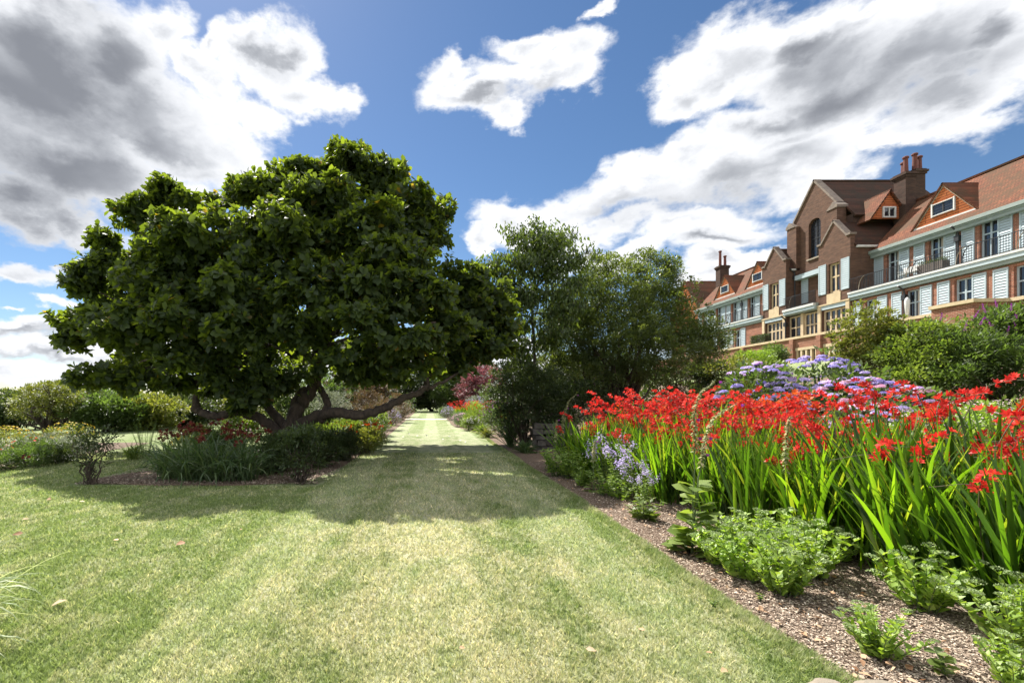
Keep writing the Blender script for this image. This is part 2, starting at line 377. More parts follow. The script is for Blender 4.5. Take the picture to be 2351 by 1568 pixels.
# clouds out of frame are brightened, an added fill that lifts the shadows
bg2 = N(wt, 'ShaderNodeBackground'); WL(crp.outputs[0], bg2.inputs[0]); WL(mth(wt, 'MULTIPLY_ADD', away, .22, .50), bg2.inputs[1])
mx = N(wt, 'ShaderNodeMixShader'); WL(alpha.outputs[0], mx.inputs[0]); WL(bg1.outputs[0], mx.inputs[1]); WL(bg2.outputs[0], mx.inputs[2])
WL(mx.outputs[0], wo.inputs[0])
W.cycles.sampling_method = 'MANUAL'; W.cycles.sample_map_resolution = 512
S.view_settings.view_transform = 'Standard'; S.view_settings.look = 'None'; S.view_settings.exposure = 1.18; S.view_settings.gamma = 1
S.cycles.max_bounces = 7; S.cycles.diffuse_bounces = 3; S.cycles.glossy_bounces = 2; S.cycles.transmission_bounces = 4
S.cycles.caustics_reflective = False; S.cycles.caustics_refractive = False
S.cycles.use_adaptive_sampling = True; S.cycles.adaptive_threshold = .02
S.cycles.use_denoising = True

# ================================================================== ground
# mown grass: one set of colour nodes for the turf sheet and for its blades
def turf_color(nt, blades):
    L = nt.links.new; ge = N(nt, 'ShaderNodeNewGeometry'); sp = N(nt, 'ShaderNodeSeparateXYZ'); L(ge.outputs['Position'], sp.inputs[0])
    def no(scale, det, off, st=(1, 1, 1), rough=.55):
        mp = N(nt, 'ShaderNodeMapping'); mp.inputs['Location'].default_value = off; mp.inputs['Scale'].default_value = st
        L(ge.outputs['Position'], mp.inputs[0]); n = N(nt, 'ShaderNodeTexNoise', i_Scale=scale, i_Detail=det, i_Roughness=rough); L(mp.outputs[0], n.inputs['Vector']); return n.outputs[0]
    big = no(.55, 4, (3, 1, 0)); mid = no(2.3, 5, (7, 3, 0), (1.6, .8, 1)); fine = no(22, 6, (1, 1, 0)); vfine = no(160, 3, (0, 0, 0))
    # mowing stripes run along y
    xs = mth(nt, 'ADD', sp.outputs[0], mth(nt, 'MULTIPLY', mth(nt, 'SUBTRACT', big, .5), .12))
    st = mth(nt, 'SINE', mth(nt, 'MULTIPLY_ADD', xs, PI / .73, 1.44))
    st = mth(nt, 'MULTIPLY_ADD', st, 2.2, .5, clamp=True)
    inx = mth(nt, 'MULTIPLY', mth(nt, 'MULTIPLY_ADD', mth(nt, 'ABSOLUTE', mth(nt, 'SUBTRACT', sp.outputs[0], .35)), -1.6, 4.3, clamp=True), .9)
    st = mth(nt, 'MULTIPLY', st, inx)
    # worn, straw-coloured patches, most of them near the middle foreground
    px = mth(nt, 'ABSOLUTE', mth(nt, 'SUBTRACT', sp.outputs[0], .15)); near = mth(nt, 'MULTIPLY_ADD', px, -.42, 1.0, clamp=True)
    fy_ = mth(nt, 'MULTIPLY_ADD', sp.outputs[1], -.035, 1.15, clamp=True)
    worn = mth(nt, 'ADD', mth(nt, 'MULTIPLY_ADD', mid, 1.35, -.66), mth(nt, 'MULTIPLY_ADD', big, .85, -.42))
    worn = mth(nt, 'ADD', worn, mth(nt, 'MULTIPLY', mth(nt, 'MULTIPLY', near, fy_), .33))
    worn = mth(nt, 'ADD', worn, mth(nt, 'MULTIPLY_ADD', fine, .9, -.50))
    worn = mth(nt, 'MULTIPLY_ADD', worn, 1.9, .22, clamp=True)
    g = ramp(nt, [(.25, (.125, .175, .055)), (.5, (.18, .235, .085)), (.75, (.24, .295, .12))]); L(fine, g.inputs[0])
    light = mixc(nt, mth(nt, 'MULTIPLY', st, mth(nt, 'MULTIPLY_ADD', mid, .9, .12)), g.outputs[0], (.36, .40, .24))
    straw = ramp(nt, [(.3, (.33, .31, .20)), (.6, (.52, .49, .36)), (.8, (.64, .62, .51))]); L(vfine if not blades else fine, straw.inputs[0])
    c = mixc(nt, mth(nt, 'MULTIPLY', worn, .75), light, straw.outputs[0])
    if blades:
        a = N(nt, 'ShaderNodeAttribute', attribute_name='rnd')
        k = ramp(nt, [(0, (.6, .65, .5)), (.55, (1.1, 1.1, 1.05)), (.9, (1.35, 1.3, 1.3)), (1, (2.1, 1.8, 1.8))]); L(a.outputs['Fac'], k.inputs[0])
        c = mixc(nt, 1.0, c, k.outputs[0], 'MULTIPLY')
    else:
        k = ramp(nt, [(.3, (.62, .62, .60)), (.7, (1.15, 1.15, 1.15))]); L(vfine, k.inputs[0])
        c = mixc(nt, 1.0, c, k.outputs[0], 'MULTIPLY')
    return c, fine, vfine
m, nt, out = mat('mown_turf'); c, fine, vfine = turf_color(nt, False)
p = N(nt, 'ShaderNodeBsdfPrincipled', i_Roughness=.95); p.inputs['Specular IOR Level'].default_value = .15; nt.links.new(c, p.inputs['Base Color'])
b = N(nt, 'ShaderNodeBump', i_Strength=.7, i_Distance=.02); nt.links.new(mth(nt, 'ADD', vfine, fine), b.inputs['Height']); nt.links.new(b.outputs[0], p.inputs['Normal'])
nt.links.new(p.outputs[0], out.inputs[0]); M['turf'] = m
m, nt, out = mat('turf_blade'); c, _, _ = turf_color(nt, True)
p = N(nt, 'ShaderNodeBsdfPrincipled', i_Roughness=.5); p.inputs['Specular IOR Level'].default_value = .35; nt.links.new(c, p.inputs['Base Color'])
t = N(nt, 'ShaderNodeBsdfTranslucent'); nt.links.new(mixc(nt, 1.0, c, (1.5, 1.5, 1.1), 'MULTIPLY'), t.inputs[0])
ms = N(nt, 'ShaderNodeMixShader'); ms.inputs[0].default_value = .4; nt.links.new(p.outputs[0], ms.inputs[1]); nt.links.new(t.outputs[0], ms.inputs[2]); nt.links.new(ms.outputs[0], out.inputs[0]); M['blade'] = m

def sheet(name, xs, ys, matl, lift=0.0, keep=None):
    X, Y = np.meshgrid(xs, ys); Z = gz(X, Y) + lift
    V = np.stack([X, Y, Z], -1).reshape(-1, 3); nx = len(xs); ny = len(ys)
    i, j = np.meshgrid(np.arange(nx - 1), np.arange(ny - 1)); a = (j * nx + i).ravel()
    f = np.stack([a, a + 1, a + nx + 1, a + nx], 1)
    return mesh_np(name, V, [f], matl, smooth_=True)
xs = np.unique(np.concatenate([np.linspace(-900, -60, 8), np.linspace(-60, 60, 121), np.linspace(60, 900, 8)]))
ys = np.unique(np.concatenate([np.linspace(-60, 0, 7), np.linspace(0, 90, 91), np.linspace(90, 1500, 10)]))
tag(sheet('lawn', xs, ys, M['turf']), kind='structure')
# beds
soil = plain('bark_mulch', (.22, .15, .10), .95, (.08, .05, .035), 55, bump=1.0)
def wobble(t, s, a): return a * (math.sin(t * 1.7 + s) + .5 * math.sin(t * 4.3 + 2 * s) + .3 * math.sin(t * 9.1 + s))
def border_edge(y):   # x of the right border's edge
    return 2.2 + wobble(y * .6, 1, .022) - 0.95 * float(smooth(19, 27, y))
def strip_bed(name, ys, fa, fb, nx=14, lift=.018):
    V = []; 
    for y in ys:
        a, b = fa(y), fb(y)
        for k in range(nx):
            x = a + (b - a) * (k / (nx - 1)) ** 2
            V.append((x, y, G(x, y) + (lift if 0 < k < nx - 1 else -.02)))
    n = len(ys); i, j = np.meshgrid(np.arange(nx - 1), np.arange(n - 1)); a = (j * nx + i).ravel()
    return tag(mesh_np(name, V, [np.stack([a, a + 1, a + nx + 1, a + nx], 1)], soil), kind='structure')
strip_bed('flower_bed', np.linspace(.6, 60, 240), border_edge, lambda y: 22.0)
ISL = [gnd(*q) for q in ((160, 1113), (230, 1116), (330, 1112), (480, 1118), (620, 1118), (745, 1106), (800, 1078), (850, 1045), (893, 1012))]
def isl_front(y):
    P = sorted([(p.y, p.x) for p in ISL if p.x > -3])
    if y <= P[0][0]: return P[0][1]
    for (a, xa), (b, xb) in zip(P, P[1:]):
        if a <= y <= b: return xa + (xb - xa) * (y - a) / (b - a)
    return P[-1][1]
def isl_back(y):      # left side of the island bed
    return -6.3 + 1.1 * float(smooth(8.2, 12, y)) + wobble(y, 2, .05)
def isl_r(y): return isl_front(y) - .0 + wobble(y, 3, .02)
isl_ys = np.linspace(8.0, 60, 170)
def taper_l(y):
    t = float(smooth(7.9, 8.45, y)); mid = -4.0
    return mid + (isl_back(y) - mid) * max(.25, t ** .5)
def taper_r(y):
    t = float(smooth(7.9, 8.45, y)); mid = -4.0
    return mid + (isl_r(y) - mid) * max(.25, t ** .5)
strip_bed('flower_bed', isl_ys, taper_l, taper_r, 16)
strip_bed('flower_bed', np.linspace(8.7, 16, 40), lambda y: -14.0, lambda y: -8.35 - (y - 9) * .12 + wobble(y, 5, .06), 10)
gravel = plain('gravel', (.62, .54, .42), .95, (.42, .36, .28), 30, bump=.5)
tag(MB().box(-6, 6, 34.6, 36.4, -.05, .012).build('path', gravel), kind='structure')

# blades of the lawn, close to the camera
def in_lawn(x, y):
    ok = x < 2.2 + .03 * np.sin(y * 7) - .02
    isl = (y > 8.0) & (x > -6.4) & (x < -1.9)
    return ok & ~isl
nb = 330000
y = 2.0 * (13.0 / 2.0) ** (rng.random(nb) ** .92); hw = y * 1.0 + .4
x = rng.uniform(-1, 1, nb) * y * 1.15 + .12 * y
k = in_lawn(x, y) & (x > -y * .98 - .3) & (x < y * 1.32 + .3); x = x[k]; y = y[k]; n = len(x)
h = rng.uniform(.016, .042, n) * (1 + .02 * y); w = (.0018 + .00095 * y) * rng.uniform(.7, 1.3, n)
th = rng.uniform(0, 2 * PI, n); le = rng.uniform(.2, 1.1, n) * h; la = rng.uniform(0, 2 * PI, n)
z0 = gz(x, y) - .003
V = np.empty((n, 3, 3)); V[:, 0] = np.stack([x - w * np.cos(th), y - w * np.sin(th), z0], 1); V[:, 1] = np.stack([x + w * np.cos(th), y + w * np.sin(th), z0], 1)
V[:, 2] = np.stack([x + le * np.cos(la), y + le * np.sin(la), z0 + h], 1)
g = mesh_np('grass', V.reshape(-1, 3), [np.arange(n * 3).reshape(-1, 3)], M['blade'], None, rng.random(n)); tag(g, kind='stuff', label='short mown grass blades of the sunlit lawn', cat='grass')
# turf fringe hanging over the bed edge
nb = 26000; y = 2.0 * (22 / 2.0) ** rng.random(nb); ex = np.array([border_edge(t) for t in y]); x = ex - rng.random(nb) ** 1.5 * .10 + .03
h = rng.uniform(.02, .06, nb); w = .002 + .0008 * y; th = rng.uniform(0, 2 * PI, nb); z0 = gz(x, y) - .003
V = np.empty((nb, 3, 3)); V[:, 0] = np.stack([x - w * np.cos(th), y - w * np.sin(th), z0], 1); V[:, 1] = np.stack([x + w * np.cos(th), y + w * np.sin(th), z0], 1)
V[:, 2] = np.stack([x + rng.normal(.015, .02, nb), y + rng.normal(0, .02, nb), z0 + h], 1)
tag(mesh_np('grass_fringe', V.reshape(-1, 3), [np.arange(nb * 3).reshape(-1, 3)], M['blade'], None, .3 + rng.random(nb) * .6), kind='stuff', label='longer grass fringe along the edge of the right border', cat='grass')
# bark chips on the near soil
chipm = leaf_mat('bark_chip', [(.07, .05, .036), (.17, .125, .09), (.31, .24, .18), (.52, .44, .35)], .0, .9)
nb = 120000; y = 1.9 * (11 / 1.9) ** rng.random(nb); x = 2.2 + rng.random(nb) ** .8 * (0.4 + y * .45); zz = gz(x, y) + .022
d = sph(nb); d[:, 2] *= .25; up = sph(nb) * .35 + [0, 0, 1]
ps = np.stack([x, y, zz + rng.random(nb) * .006], 1)
o = leaves('bark_chips', ps, d, up, rng.uniform(.008, .024, nb) * (1 + .05 * y), chipm, None, T_PET, 1.2)
tag(o, kind='stuff', label='loose brown bark chips mulching the right border', cat='mulch')
nb = 9000; x = rng.uniform(-6.3, -1.9, nb); y = 8.15 + rng.random(nb) ** 1.6 * 2.2; k = (x < np.interp(y, [8.3, 8.5, 9.9, 12], [-2.0, -1.95, -1.8, -1.7])); x = x[k]; y = y[k]; n = len(x)
d = sph(n); d[:, 2] *= .25
o = leaves('bark_chips', np.stack([x, y, gz(x, y) + .024], 1), d, sph(n) * .35 + [0, 0, 1], rng.uniform(.02, .05, n), chipm, None, T_PET, 1.2)
tag(o, kind='stuff', label='loose brown bark chips mulching the island bed', cat='mulch')
# fallen leaves on the lawn
FL = [(118, 1152, .09, 'pale curled'), (195, 1157, .08, 'thin pale'), (68, 1197, .07, 'small whitish'), (28, 1235, .09, 'whitish'), (258, 1247, .07, 'small red'), (403, 1259, .10, 'broad yellow'),
      (118, 1402, .10, 'pinkish'), (1370, 1508, .06, 'curled buff'), (1068, 1500, .035, 'tiny brown'), (1050, 1222, .05, 'brown'), (553, 1223, .04, 'small brown'), (1335, 1128, .07, 'buff'), (1620, 1510, .035, 'tiny rust'),
      (1465, 1455, .04, 'rust brown'), (1655, 1557, .05, 'straw')]
for i, (u, v, s, ds) in enumerate(FL):
    q = gnd(u, v); a = R.uniform(0, 6.28)
    o = leaves('fallen_leaf', [(q.x, q.y, .035)], [(math.cos(a), math.sin(a), .15)], [(R.gauss(0, .5), R.gauss(0, .5), 1)], s, M['dry_leaf'], None, T_BIG, 1.1, [R.random()])
    side = 'near the left picture edge' if u < 300 else 'in the middle of the lawn' if u < 1300 else 'beside the right border edge'
    tag(o, f'{ds} fallen leaf lying on the grass {side}', 'leaf', 'fallen leaves on the lawn')
WL2 = [(1560, 1638), (1596, 1637), (1530, 1630), (1690, 1640), (1724, 1657), (1508, 1642), (1660, 1651), (1579, 1654), (1745, 1662), (1822, 1674)]
for i, (su, sv) in enumerate(WL2):
    q = gnd(su * .6122, sv * .6122); a = R.uniform(0, 6.28)
    o = leaves('fallen_petal', [(q.x, q.y, .03)], [(math.cos(a), math.sin(a), .3)], [(R.gauss(0, .3), -.6, 1)], .11, M['white_petal'], None, T_BIG, 1.2, [R.random()])
    tag(o, 'white fallen petal on the sunlit striped grass beyond the tree shadow', 'petal', 'white petals on the far grass')

# dry leaf litter on the mulch
n = 420; y = 2.2 * (9 / 2.2) ** rng.random(n); x = 2.25 + rng.random(n) * (0.3 + y * .22)
o = leaves('leaf_litter', np.stack([x, y, gz(x, y) + .04], 1), sph(n) * [1, 1, .3], sph(n) * .6 + [0, 0, 1], rng.uniform(.02, .055, n), M['dry_leaf'], None, T_BIG, 1.1)
tag(o, kind='stuff', label='scattered dry leaf litter on the mulch of the right border', cat='litter')
# ================================================================== the long brick house on the right
def brickmat(name, c1, c2, mortar):
    m, nt, out = mat(name); L = nt.links.new
    ge = N(nt, 'ShaderNodeNewGeometry'); sp_ = N(nt, 'ShaderNodeSeparateXYZ'); L(ge.outputs['Position'], sp_.inputs[0])
    cbn = N(nt, 'ShaderNodeCombineXYZ'); L(mth(nt, 'ADD', sp_.outputs[0], sp_.outputs[1]), cbn.inputs[0]); L(sp_.outputs[2], cbn.inputs[1])
    br = N(nt, 'ShaderNodeTexBrick', i_Scale=1.0); br.inputs['Brick Width'].default_value = .23; br.inputs['Row Height'].default_value = .078; br.inputs['Mortar Size'].default_value = .008
    br.inputs['Color1'].default_value = c4(c1); br.inputs['Color2'].default_value = c4(c2); br.inputs['Mortar'].default_value = c4(mortar); L(cbn.outputs[0], br.inputs['Vector'])
    mp = N(nt, 'ShaderNodeMapping'); mp.inputs['Scale'].default_value = (1, 1, 5); L(ge.outputs['Position'], mp.inputs[0])
    n = N(nt, 'ShaderNodeTexNoise', i_Scale=1.3, i_Detail=8.0, i_Roughness=.7); L(mp.outputs[0], n.inputs['Vector'])
    k = ramp(nt, [(.3, (.62, .6, .6)), (.7, (1.25, 1.2, 1.15))]); L(n.outputs[0], k.inputs[0])
    p = N(nt, 'ShaderNodeBsdfPrincipled', i_Roughness=.9); L(mixc(nt, 1.0, br.outputs[0], k.outputs[0], 'MULTIPLY'), p.inputs['Base Color'])
    p.inputs['Specular IOR Level'].default_value = .2; L(p.outputs[0], out.inputs[0]); return m
M['brick'] = brickmat('brick', (.125, .064, .042), (.08, .042, .03), (.14, .105, .08))
M['brick_red'] = brickmat('red_brick', (.27, .105, .068), (.19, .072, .048), (.34, .25, .18))
def tilemat(name, a, b_, moss, row=.16, hang=False):
    m, nt, out = mat(name); L = nt.links.new
    ge = N(nt, 'ShaderNodeNewGeometry'); sp_ = N(nt, 'ShaderNodeSeparateXYZ'); L(ge.outputs['Position'], sp_.inputs[0])
    cbn = N(nt, 'ShaderNodeCombineXYZ'); L(mth(nt, 'ADD', sp_.outputs[0] if hang else 0.0, sp_.outputs[1]), cbn.inputs[0]); L(sp_.outputs[2], cbn.inputs[1])
    br = N(nt, 'ShaderNodeTexBrick', i_Scale=1.0); br.inputs['Brick Width'].default_value = 1.3 if hang else .17; br.inputs['Row Height'].default_value = row; br.inputs['Mortar Size'].default_value = .012 if not hang else .022
    br.inputs['Color1'].default_value = c4(a); br.inputs['Color2'].default_value = c4(b_); br.inputs['Mortar'].default_value = c4(tuple(x * .3 for x in b_)); L(cbn.outputs[0], br.inputs['Vector'])
    n = N(nt, 'ShaderNodeTexNoise', i_Scale=.8, i_Detail=9.0, i_Roughness=.72); L(ge.outputs['Position'], n.inputs['Vector'])
    f = ramp(nt, [(.44, (0, 0, 0)), (.58, (1, 1, 1))]); L(n.outputs[0], f.inputs[0])
    p = N(nt, 'ShaderNodeBsdfPrincipled', i_Roughness=.85); L(mixc(nt, mth(nt, 'MULTIPLY', f.outputs[0], -.0 if hang else .85), br.outputs[0], moss), p.inputs['Base Color'])
    w = mth(nt, 'FRACT', mth(nt, 'DIVIDE', sp_.outputs[2], row)); bm = N(nt, 'ShaderNodeBump', i_Strength=.9, i_Distance=.05); L(w, bm.inputs['Height']); L(bm.outputs[0], p.inputs['Normal'])
    p.inputs['Specular IOR Level'].default_value = .2; L(p.outputs[0], out.inputs[0]); return m
M['tile_shaded'] = tilemat('mossy_shaded_roof_tile', (.10, .045, .03), (.06, .032, .024), (.045, .032, .024), .14)  # darker roof tile copy: shade of the gable slopes put into its colour
M['tile'] = tilemat('roof_tile', (.225, .085, .044), (.14, .052, .031), (.085, .052, .03), .14)
M['hung'] = tilemat('hung_tile', (.50, .16, .06), (.44, .13, .05), (.5, .14, .05), .17, True)
M['stone'] = plain('sandstone', (.52, .41, .26), .9, (.40, .31, .19), 3)
M['coping'] = plain('weathered_coping', (.34, .28, .21), .9, (.20, .17, .13), 4)
M['gcoping'] = plain('dark_gable_coping', (.21, .165, .13), .9, (.12, .095, .08), 4)
M['blue'] = plain('pale_blue_paint', (.37, .44, .47), .5, (.32, .39, .42), 2)
M['sage'] = plain('grey_green_paint', (.25, .29, .27), .5, (.20, .245, .225), 2)
M['white'] = plain('white_paint', (.60, .60, .58), .5, (.48, .48, .46), 3)
M['iron'] = plain('black_iron', (.018, .018, .02), .45)
M['pot'] = plain('terracotta', (.14, .036, .024), .8, (.09, .028, .02), 5)
M['chimbrick'] = brickmat('dark_brick', (.075, .042, .031), (.048, .03, .024), (.07, .055, .045))  # darkest brick, for chimneys, the upper wall and the passage end
M['glass'] = plain('window_glass', (.012, .015, .02), .05, (.02, .022, .028), .6, spec=.8)
M['curtain'] = plain('curtain_cloth', (.45, .40, .33), .9, (.3, .26, .22), 6, stretch=(8, 8, .3))
H = thing('country_house', 'long red brick country house with tiled roofs, dormers and pale blue louvred shutters', 'building', (33, 40, 0))
H.location = (0, 0, 0)
def shutter_mb(y0, w, z0, z1, x):
    m = MB(); t = .06
    m.box(x - t, x, y0, y0 + .07, z0, z1); m.box(x - t, x, y0 + w - .07, y0 + w, z0, z1)
    m.box(x - t, x, y0 + .07, y0 + w - .07, z0, z0 + .09); m.box(x - t, x, y0 + .07, y0 + w - .07, z1 - .09, z1)
    n = int((z1 - z0 - .18) / .15); s = (z1 - z0 - .18) / n
    for i in range(n):
        z = z0 + .09 + i * s
        m.slab([(x - .045, y0 + .071, z + .012), (x - .045, y0 + w - .071, z + .012), (x - .012, y0 + w - .071, z + s), (x - .012, y0 + .071, z + s)], .012)
    return m
def shutter(y0, z0, z1, x, w=.69): return shutter_mb(y0, w, z0, z1, x).build('shutter', M['blue'], H)
def wall_open(x, th, y0, y1, z0, z1, ops):
    """wall facing -x with openings (ya, yb, za, zb)"""
    m = MB(); ops = sorted(ops); y = y0
    for ya, yb, za, zb in ops:
        if ya > y: m.box(x, x + th, y, ya, z0, z1)
        if za > z0: m.box(x, x + th, ya, yb, z0, za)
        if zb < z1: m.box(x, x + th, ya, yb, zb, z1)
        y = yb
    if y < y1: m.box(x, x + th, y, y1, z0, z1)
    return m
def glazed(x, y0, y1, z0, z1, kind='window', cols=2, tr=.68, frame='blue', fw=.09, bars=0, curtain=False):
    """frame with uprights, a transom and glass, set back in its opening"""
    m = MB(); d = .08; xa = x + .16
    m.box(xa, xa + d, y0, y0 + fw, z0, z1); m.box(xa, xa + d, y1 - fw, y1, z0, z1)
    m.box(xa, xa + d, y0 + fw, y1 - fw, z0, z0 + fw * 1.3); m.box(xa, xa + d, y0 + fw, y1 - fw, z1 - fw, z1)
    iw = y1 - y0 - 2 * fw
    for k in range(1, cols):
        c = y0 + fw + iw * k / cols; m.box(xa + .004, xa + d - .004, c - fw * .5, c + fw * .5, z0 + fw * 1.3, z1 - fw)
    if tr:
        zt = z0 + (z1 - z0) * tr
        for k in range(cols):
            ca = y0 + fw + iw * k / cols + (fw * .5 if k else 0); cb_ = y0 + fw + iw * (k + 1) / cols - (fw * .5 if k < cols - 1 else 0)
            m.box(xa + .008, xa + d - .008, ca, cb_, zt - fw * .45, zt + fw * .45)
    for bi in range(bars):
        zb = z0 + (z1 - z0) * (bi + 1) / (bars + 1); m.box(xa + .03, xa + .05, y0 + fw, y1 - fw, zb - .015, zb + .015)
    w = m.build(kind, M[frame], H)
    MB().box(xa + d * .6 + .01, xa + d * .6 + .02, y0 + .01, y1 - .01, z0 + .01, z1 - .01).build('pane', M['glass'], w)
    if curtain: MB().box(xa + .03, xa + .045, y0 + fw, y0 + fw + (y1 - y0) * .26, z0 + fw * 1.3, z1 - fw).build('curtain', M['curtain'], w)
    return w

XE, XU, XL, XT = 33.4, 33.75, 32.0, 30.0       # eaves, upper wall, lower wall, terrace wall
ZT, ZB0, ZB1, ZE = 6.6, 8.95, 9.6, 12.45      # terrace floor, slab, balcony floor, wall head
def rz_(x): return 12.72 + (x - XE) * 1.08    # roof surface
XR = 37.0; ZR = rz_(XR)
def wing(Y0, Y1, starts, p, lstarts, lp):
    ops = [(s + .71, s + 1.62, ZB1 + .03, ZE - .1) for s in starts]
    m = wall_open(XU, .3, Y0, Y1, ZB1 - .6, ZE + .2, ops); m.build('wall', M['brick_red'], H)
    ops = [(s + .71, s + 1.64, ZT, ZB0 - .15) for s in lstarts]
    m = wall_open(XL, .3, Y0, Y1, 3.0, ZB0, ops); m.build('wall', M['brick_red'], H)
    for s in starts:
        # nearer shutter is the last in y-descending order: mirror of the drawing
        shutter(s + 1.86, ZB1 + .3, ZE - .12, XU); shutter(s, ZB1 + .3, ZE - .12, XU)
        glazed(XU, s + .71, s + 1.62, ZB1 + .03, ZE - .1, 'door', 2, .72, curtain=R.random() < .3)
    for s in lstarts:
        shutter(s + 1.86, ZT + .15, ZB0 - .1, XL); shutter(s, ZT + .15, ZB0 - .1, XL)
        glazed(XL, s + .71, s + 1.64, ZT, ZB0 - .15, 'door', 2, .62, curtain=R.random() < .5)
    # balcony: cornice stack with a white edge, blue band and green-grey bed mould
    m = MB(); m.box(XL - .02, XU + .02, Y0, Y1, ZB0 + .1, ZB1 - .02).build('balcony_slab', M['sage'], H)
    MB().box(XL - .34, XL - .02, Y0, Y1, ZB1 - .12, ZB1).build('balcony_edge', M['white'], H)
    MB().box(XL - .28, XL - .021, Y0, Y1, ZB1 - .38, ZB1 - .122).build('balcony_fascia', M['blue'], H)
    MB().box(XL - .16, XL - .022, Y0, Y1, ZB1 - .6, ZB1 - .384).build('balcony_moulding', M['sage'], H)
    # eaves
    m = MB(); m.box(XE - .14, XE, Y0, Y1, 12.52, 12.74); m.box(XE - .04, XU + .01, Y0, Y1, ZE - .04, 12.519); m.build('gutter', M['sage'], H)
    MB().box(XE + .02, XU - .01, Y0, Y1, ZE - .24, ZE - .042).build('eaves_board', M['sage'], H)
    # roof
    m = MB(); m.slab([(XE - .08, Y0, rz_(XE - .08)), (XE - .08, Y1, rz_(XE - .08)), (XR, Y1, ZR), (XR, Y0, ZR)][::-1], .12)
    m.slab([(XR, Y0, ZR), (XR, Y1, ZR), (XR + 4, Y1, ZR - 4.3), (XR + 4, Y0, ZR - 4.3)][::-1], .12)
    m.box(XR - .12, XR + .12, Y0, Y1, ZR - .03, ZR + .1)
    m.build('roof', M['tile'], H)
    MB().prism([(XU + .3, 3), (XU + .3, 12.9), (XR, ZR - .3), (XR + 4, ZR - 4.6), (XR + 4, 3)], 'y', Y0 + .05, Y0 + .35).build('end_wall', M['brick_red'], H)
    railing(Y0, Y1)
def railing(Y0, Y1):
    m = MB(); x = XL - .2
    m.box(x - .02, x + .02, Y0, Y1, ZB1 + 1.0, ZB1 + 1.035); m.box(x - .015, x + .015, Y0, Y1, ZB1 + .08, ZB1 + .11)
    n = int((Y1 - Y0) / .125)
    for i in range(n + 1):
        y = Y0 + (Y1 - Y0) * i / n; r = .008 if i % 12 else .02
        m.box(x - r, x + r, y - r, y + r, ZB1, ZB1 + 1.0)
    m.build('railing', M['iron'], H)
def scroll(y):
    for dy in (0, .32):
        m = MB(); x = XL - .2
        pts = [(x - .02, y + dy + .5 * (1 - math.cos(t * 1.35)) - .1, ZB1 + .05 + .95 * math.sin(t * 1.35)) for t in np.linspace(0, 1.1, 9)]
        pts = [(px + .0, 2 * y - py + .3, pz) for px, py, pz in pts]
        m.tube(pts, .022, 5); m.build('railing_scroll', M['iron' if dy else 'coping'], H)
def dormer(Yc, hw=1.87, zb=13.45, za=15.9, x=34.05):
    pts = [(Yc - hw, zb), (Yc, za - .12), (Yc + hw, zb)]
    MB().prism(pts, 'x', x, x + .1).build('dormer_gable', M['hung'], H)
    xr = XE + (za - 12.72) / 1.08
    m = MB()
    for s in (-1, 1):
        e = (x - .12, Yc + s * (hw + .16), zb - .12); a = (x - .12, Yc, za); rr = (xr, Yc, za)
        be = (XE + (zb - .12 - 12.72) / 1.08, Yc + s * (hw + .16), zb - .12)
        q = [Vector(e), Vector(a), Vector(rr), Vector(be)]
        nrm_ = (q[1] - q[0]).cross(q[2] - q[0]); q = q if nrm_.z > 0 else q[::-1]
        m.slab(q, .1)
    m.build('dormer_roof', M['tile'], H)
    m = MB()
    for s in (-1, 1):
        a = Vector((x - .05, Yc, za - .11)); e = Vector((x - .05, Yc + s * (hw + .1), zb - .12)); dn = Vector((0, 0, -.16))
        q = [a, e, e + dn, a + dn]; m.slab(q, .04 * s)
    m.build('bargeboard', M['coping'], H)
    MB().box(x - .06, x, Yc - hw, Yc + hw, zb - .12, zb - .001).build('dormer_sill', M['white'], H)
    y0, y1, z0, z1 = Yc - .62, Yc + .62, zb + .45, zb + 1.15
    m = MB(); m.box(x - .1, x + .01, y0 - .08, y0, z0 - .1, z1 + .1); m.box(x - .1, x + .01, y1, y1 + .08, z0 - .1, z1 + .1); m.box(x - .12, x + .01, y0, y1, z1, z1 + .05); m.box(x - .12, x + .01, y0, y1, z0 - .06, z0)
    w = m.build('dormer_window', M['white'], H)
    g = MB().box(x - .03, x - .02, y0, y1, z0, z1).build('pane', M['glass'], w)
    m = MB(); m.box(x - .06, x - .031, Yc - .04, Yc + .04, z0, z1)
    for k in range(1, 4): m.box(x - .05, x - .032, y0, Yc - .041, z0 + (z1 - z0) * k / 4 - .012, z0 + (z1 - z0) * k / 4 + .012); m.box(x - .05, x - .032, Yc + .041, y1, z0 + (z1 - z0) * k / 4 - .012, z0 + (z1 - z0) * k / 4 + .012)
    m.build('glazing_bars', M['iron'], w)
def downpipe(x, y, z0, z1):
    m = MB(); m.tube([(x, y, z0), (x, y, z1 - .5), (x - .05, y, z1 - .3), (x - .45, y, z1)], .055, 8); m.box(x - .12, x + .1, y - .13, y + .13, z1 - .95, z1 - .6)
    m.build('downpipe', M['iron'], H)
def chimney(x0, x1, y0, y1, z0, z1, pots):
    m = MB(); m.box(x0, x1, y0, y1, z0, z1 - .35); c = m.build('chimney', M['chimbrick'], H)
    m = MB(); m.box(x0 - .07, x1 + .07, y0 - .07, y1 + .07, z1 - .35, z1 - .2); m.box(x0 - .14, x1 + .14, y0 - .14, y1 + .14, z1 - .2, z1 - .05); m.box(x0 - .05, x1 + .05, y0 - .05, y1 + .05, z1 - .05, z1 + .04)
    m.build('chimney_cap', M['chimbrick'], c)
    for px, py, h in pots:
        MB().lathe((px, py, z1 + .04), [(.17, 0), (.15, h * .5), (.14, h - .18), (.2, h - .14), (.2, h - .05), (.15, h)], 12).build('chimney_pot', M['pot'], c)
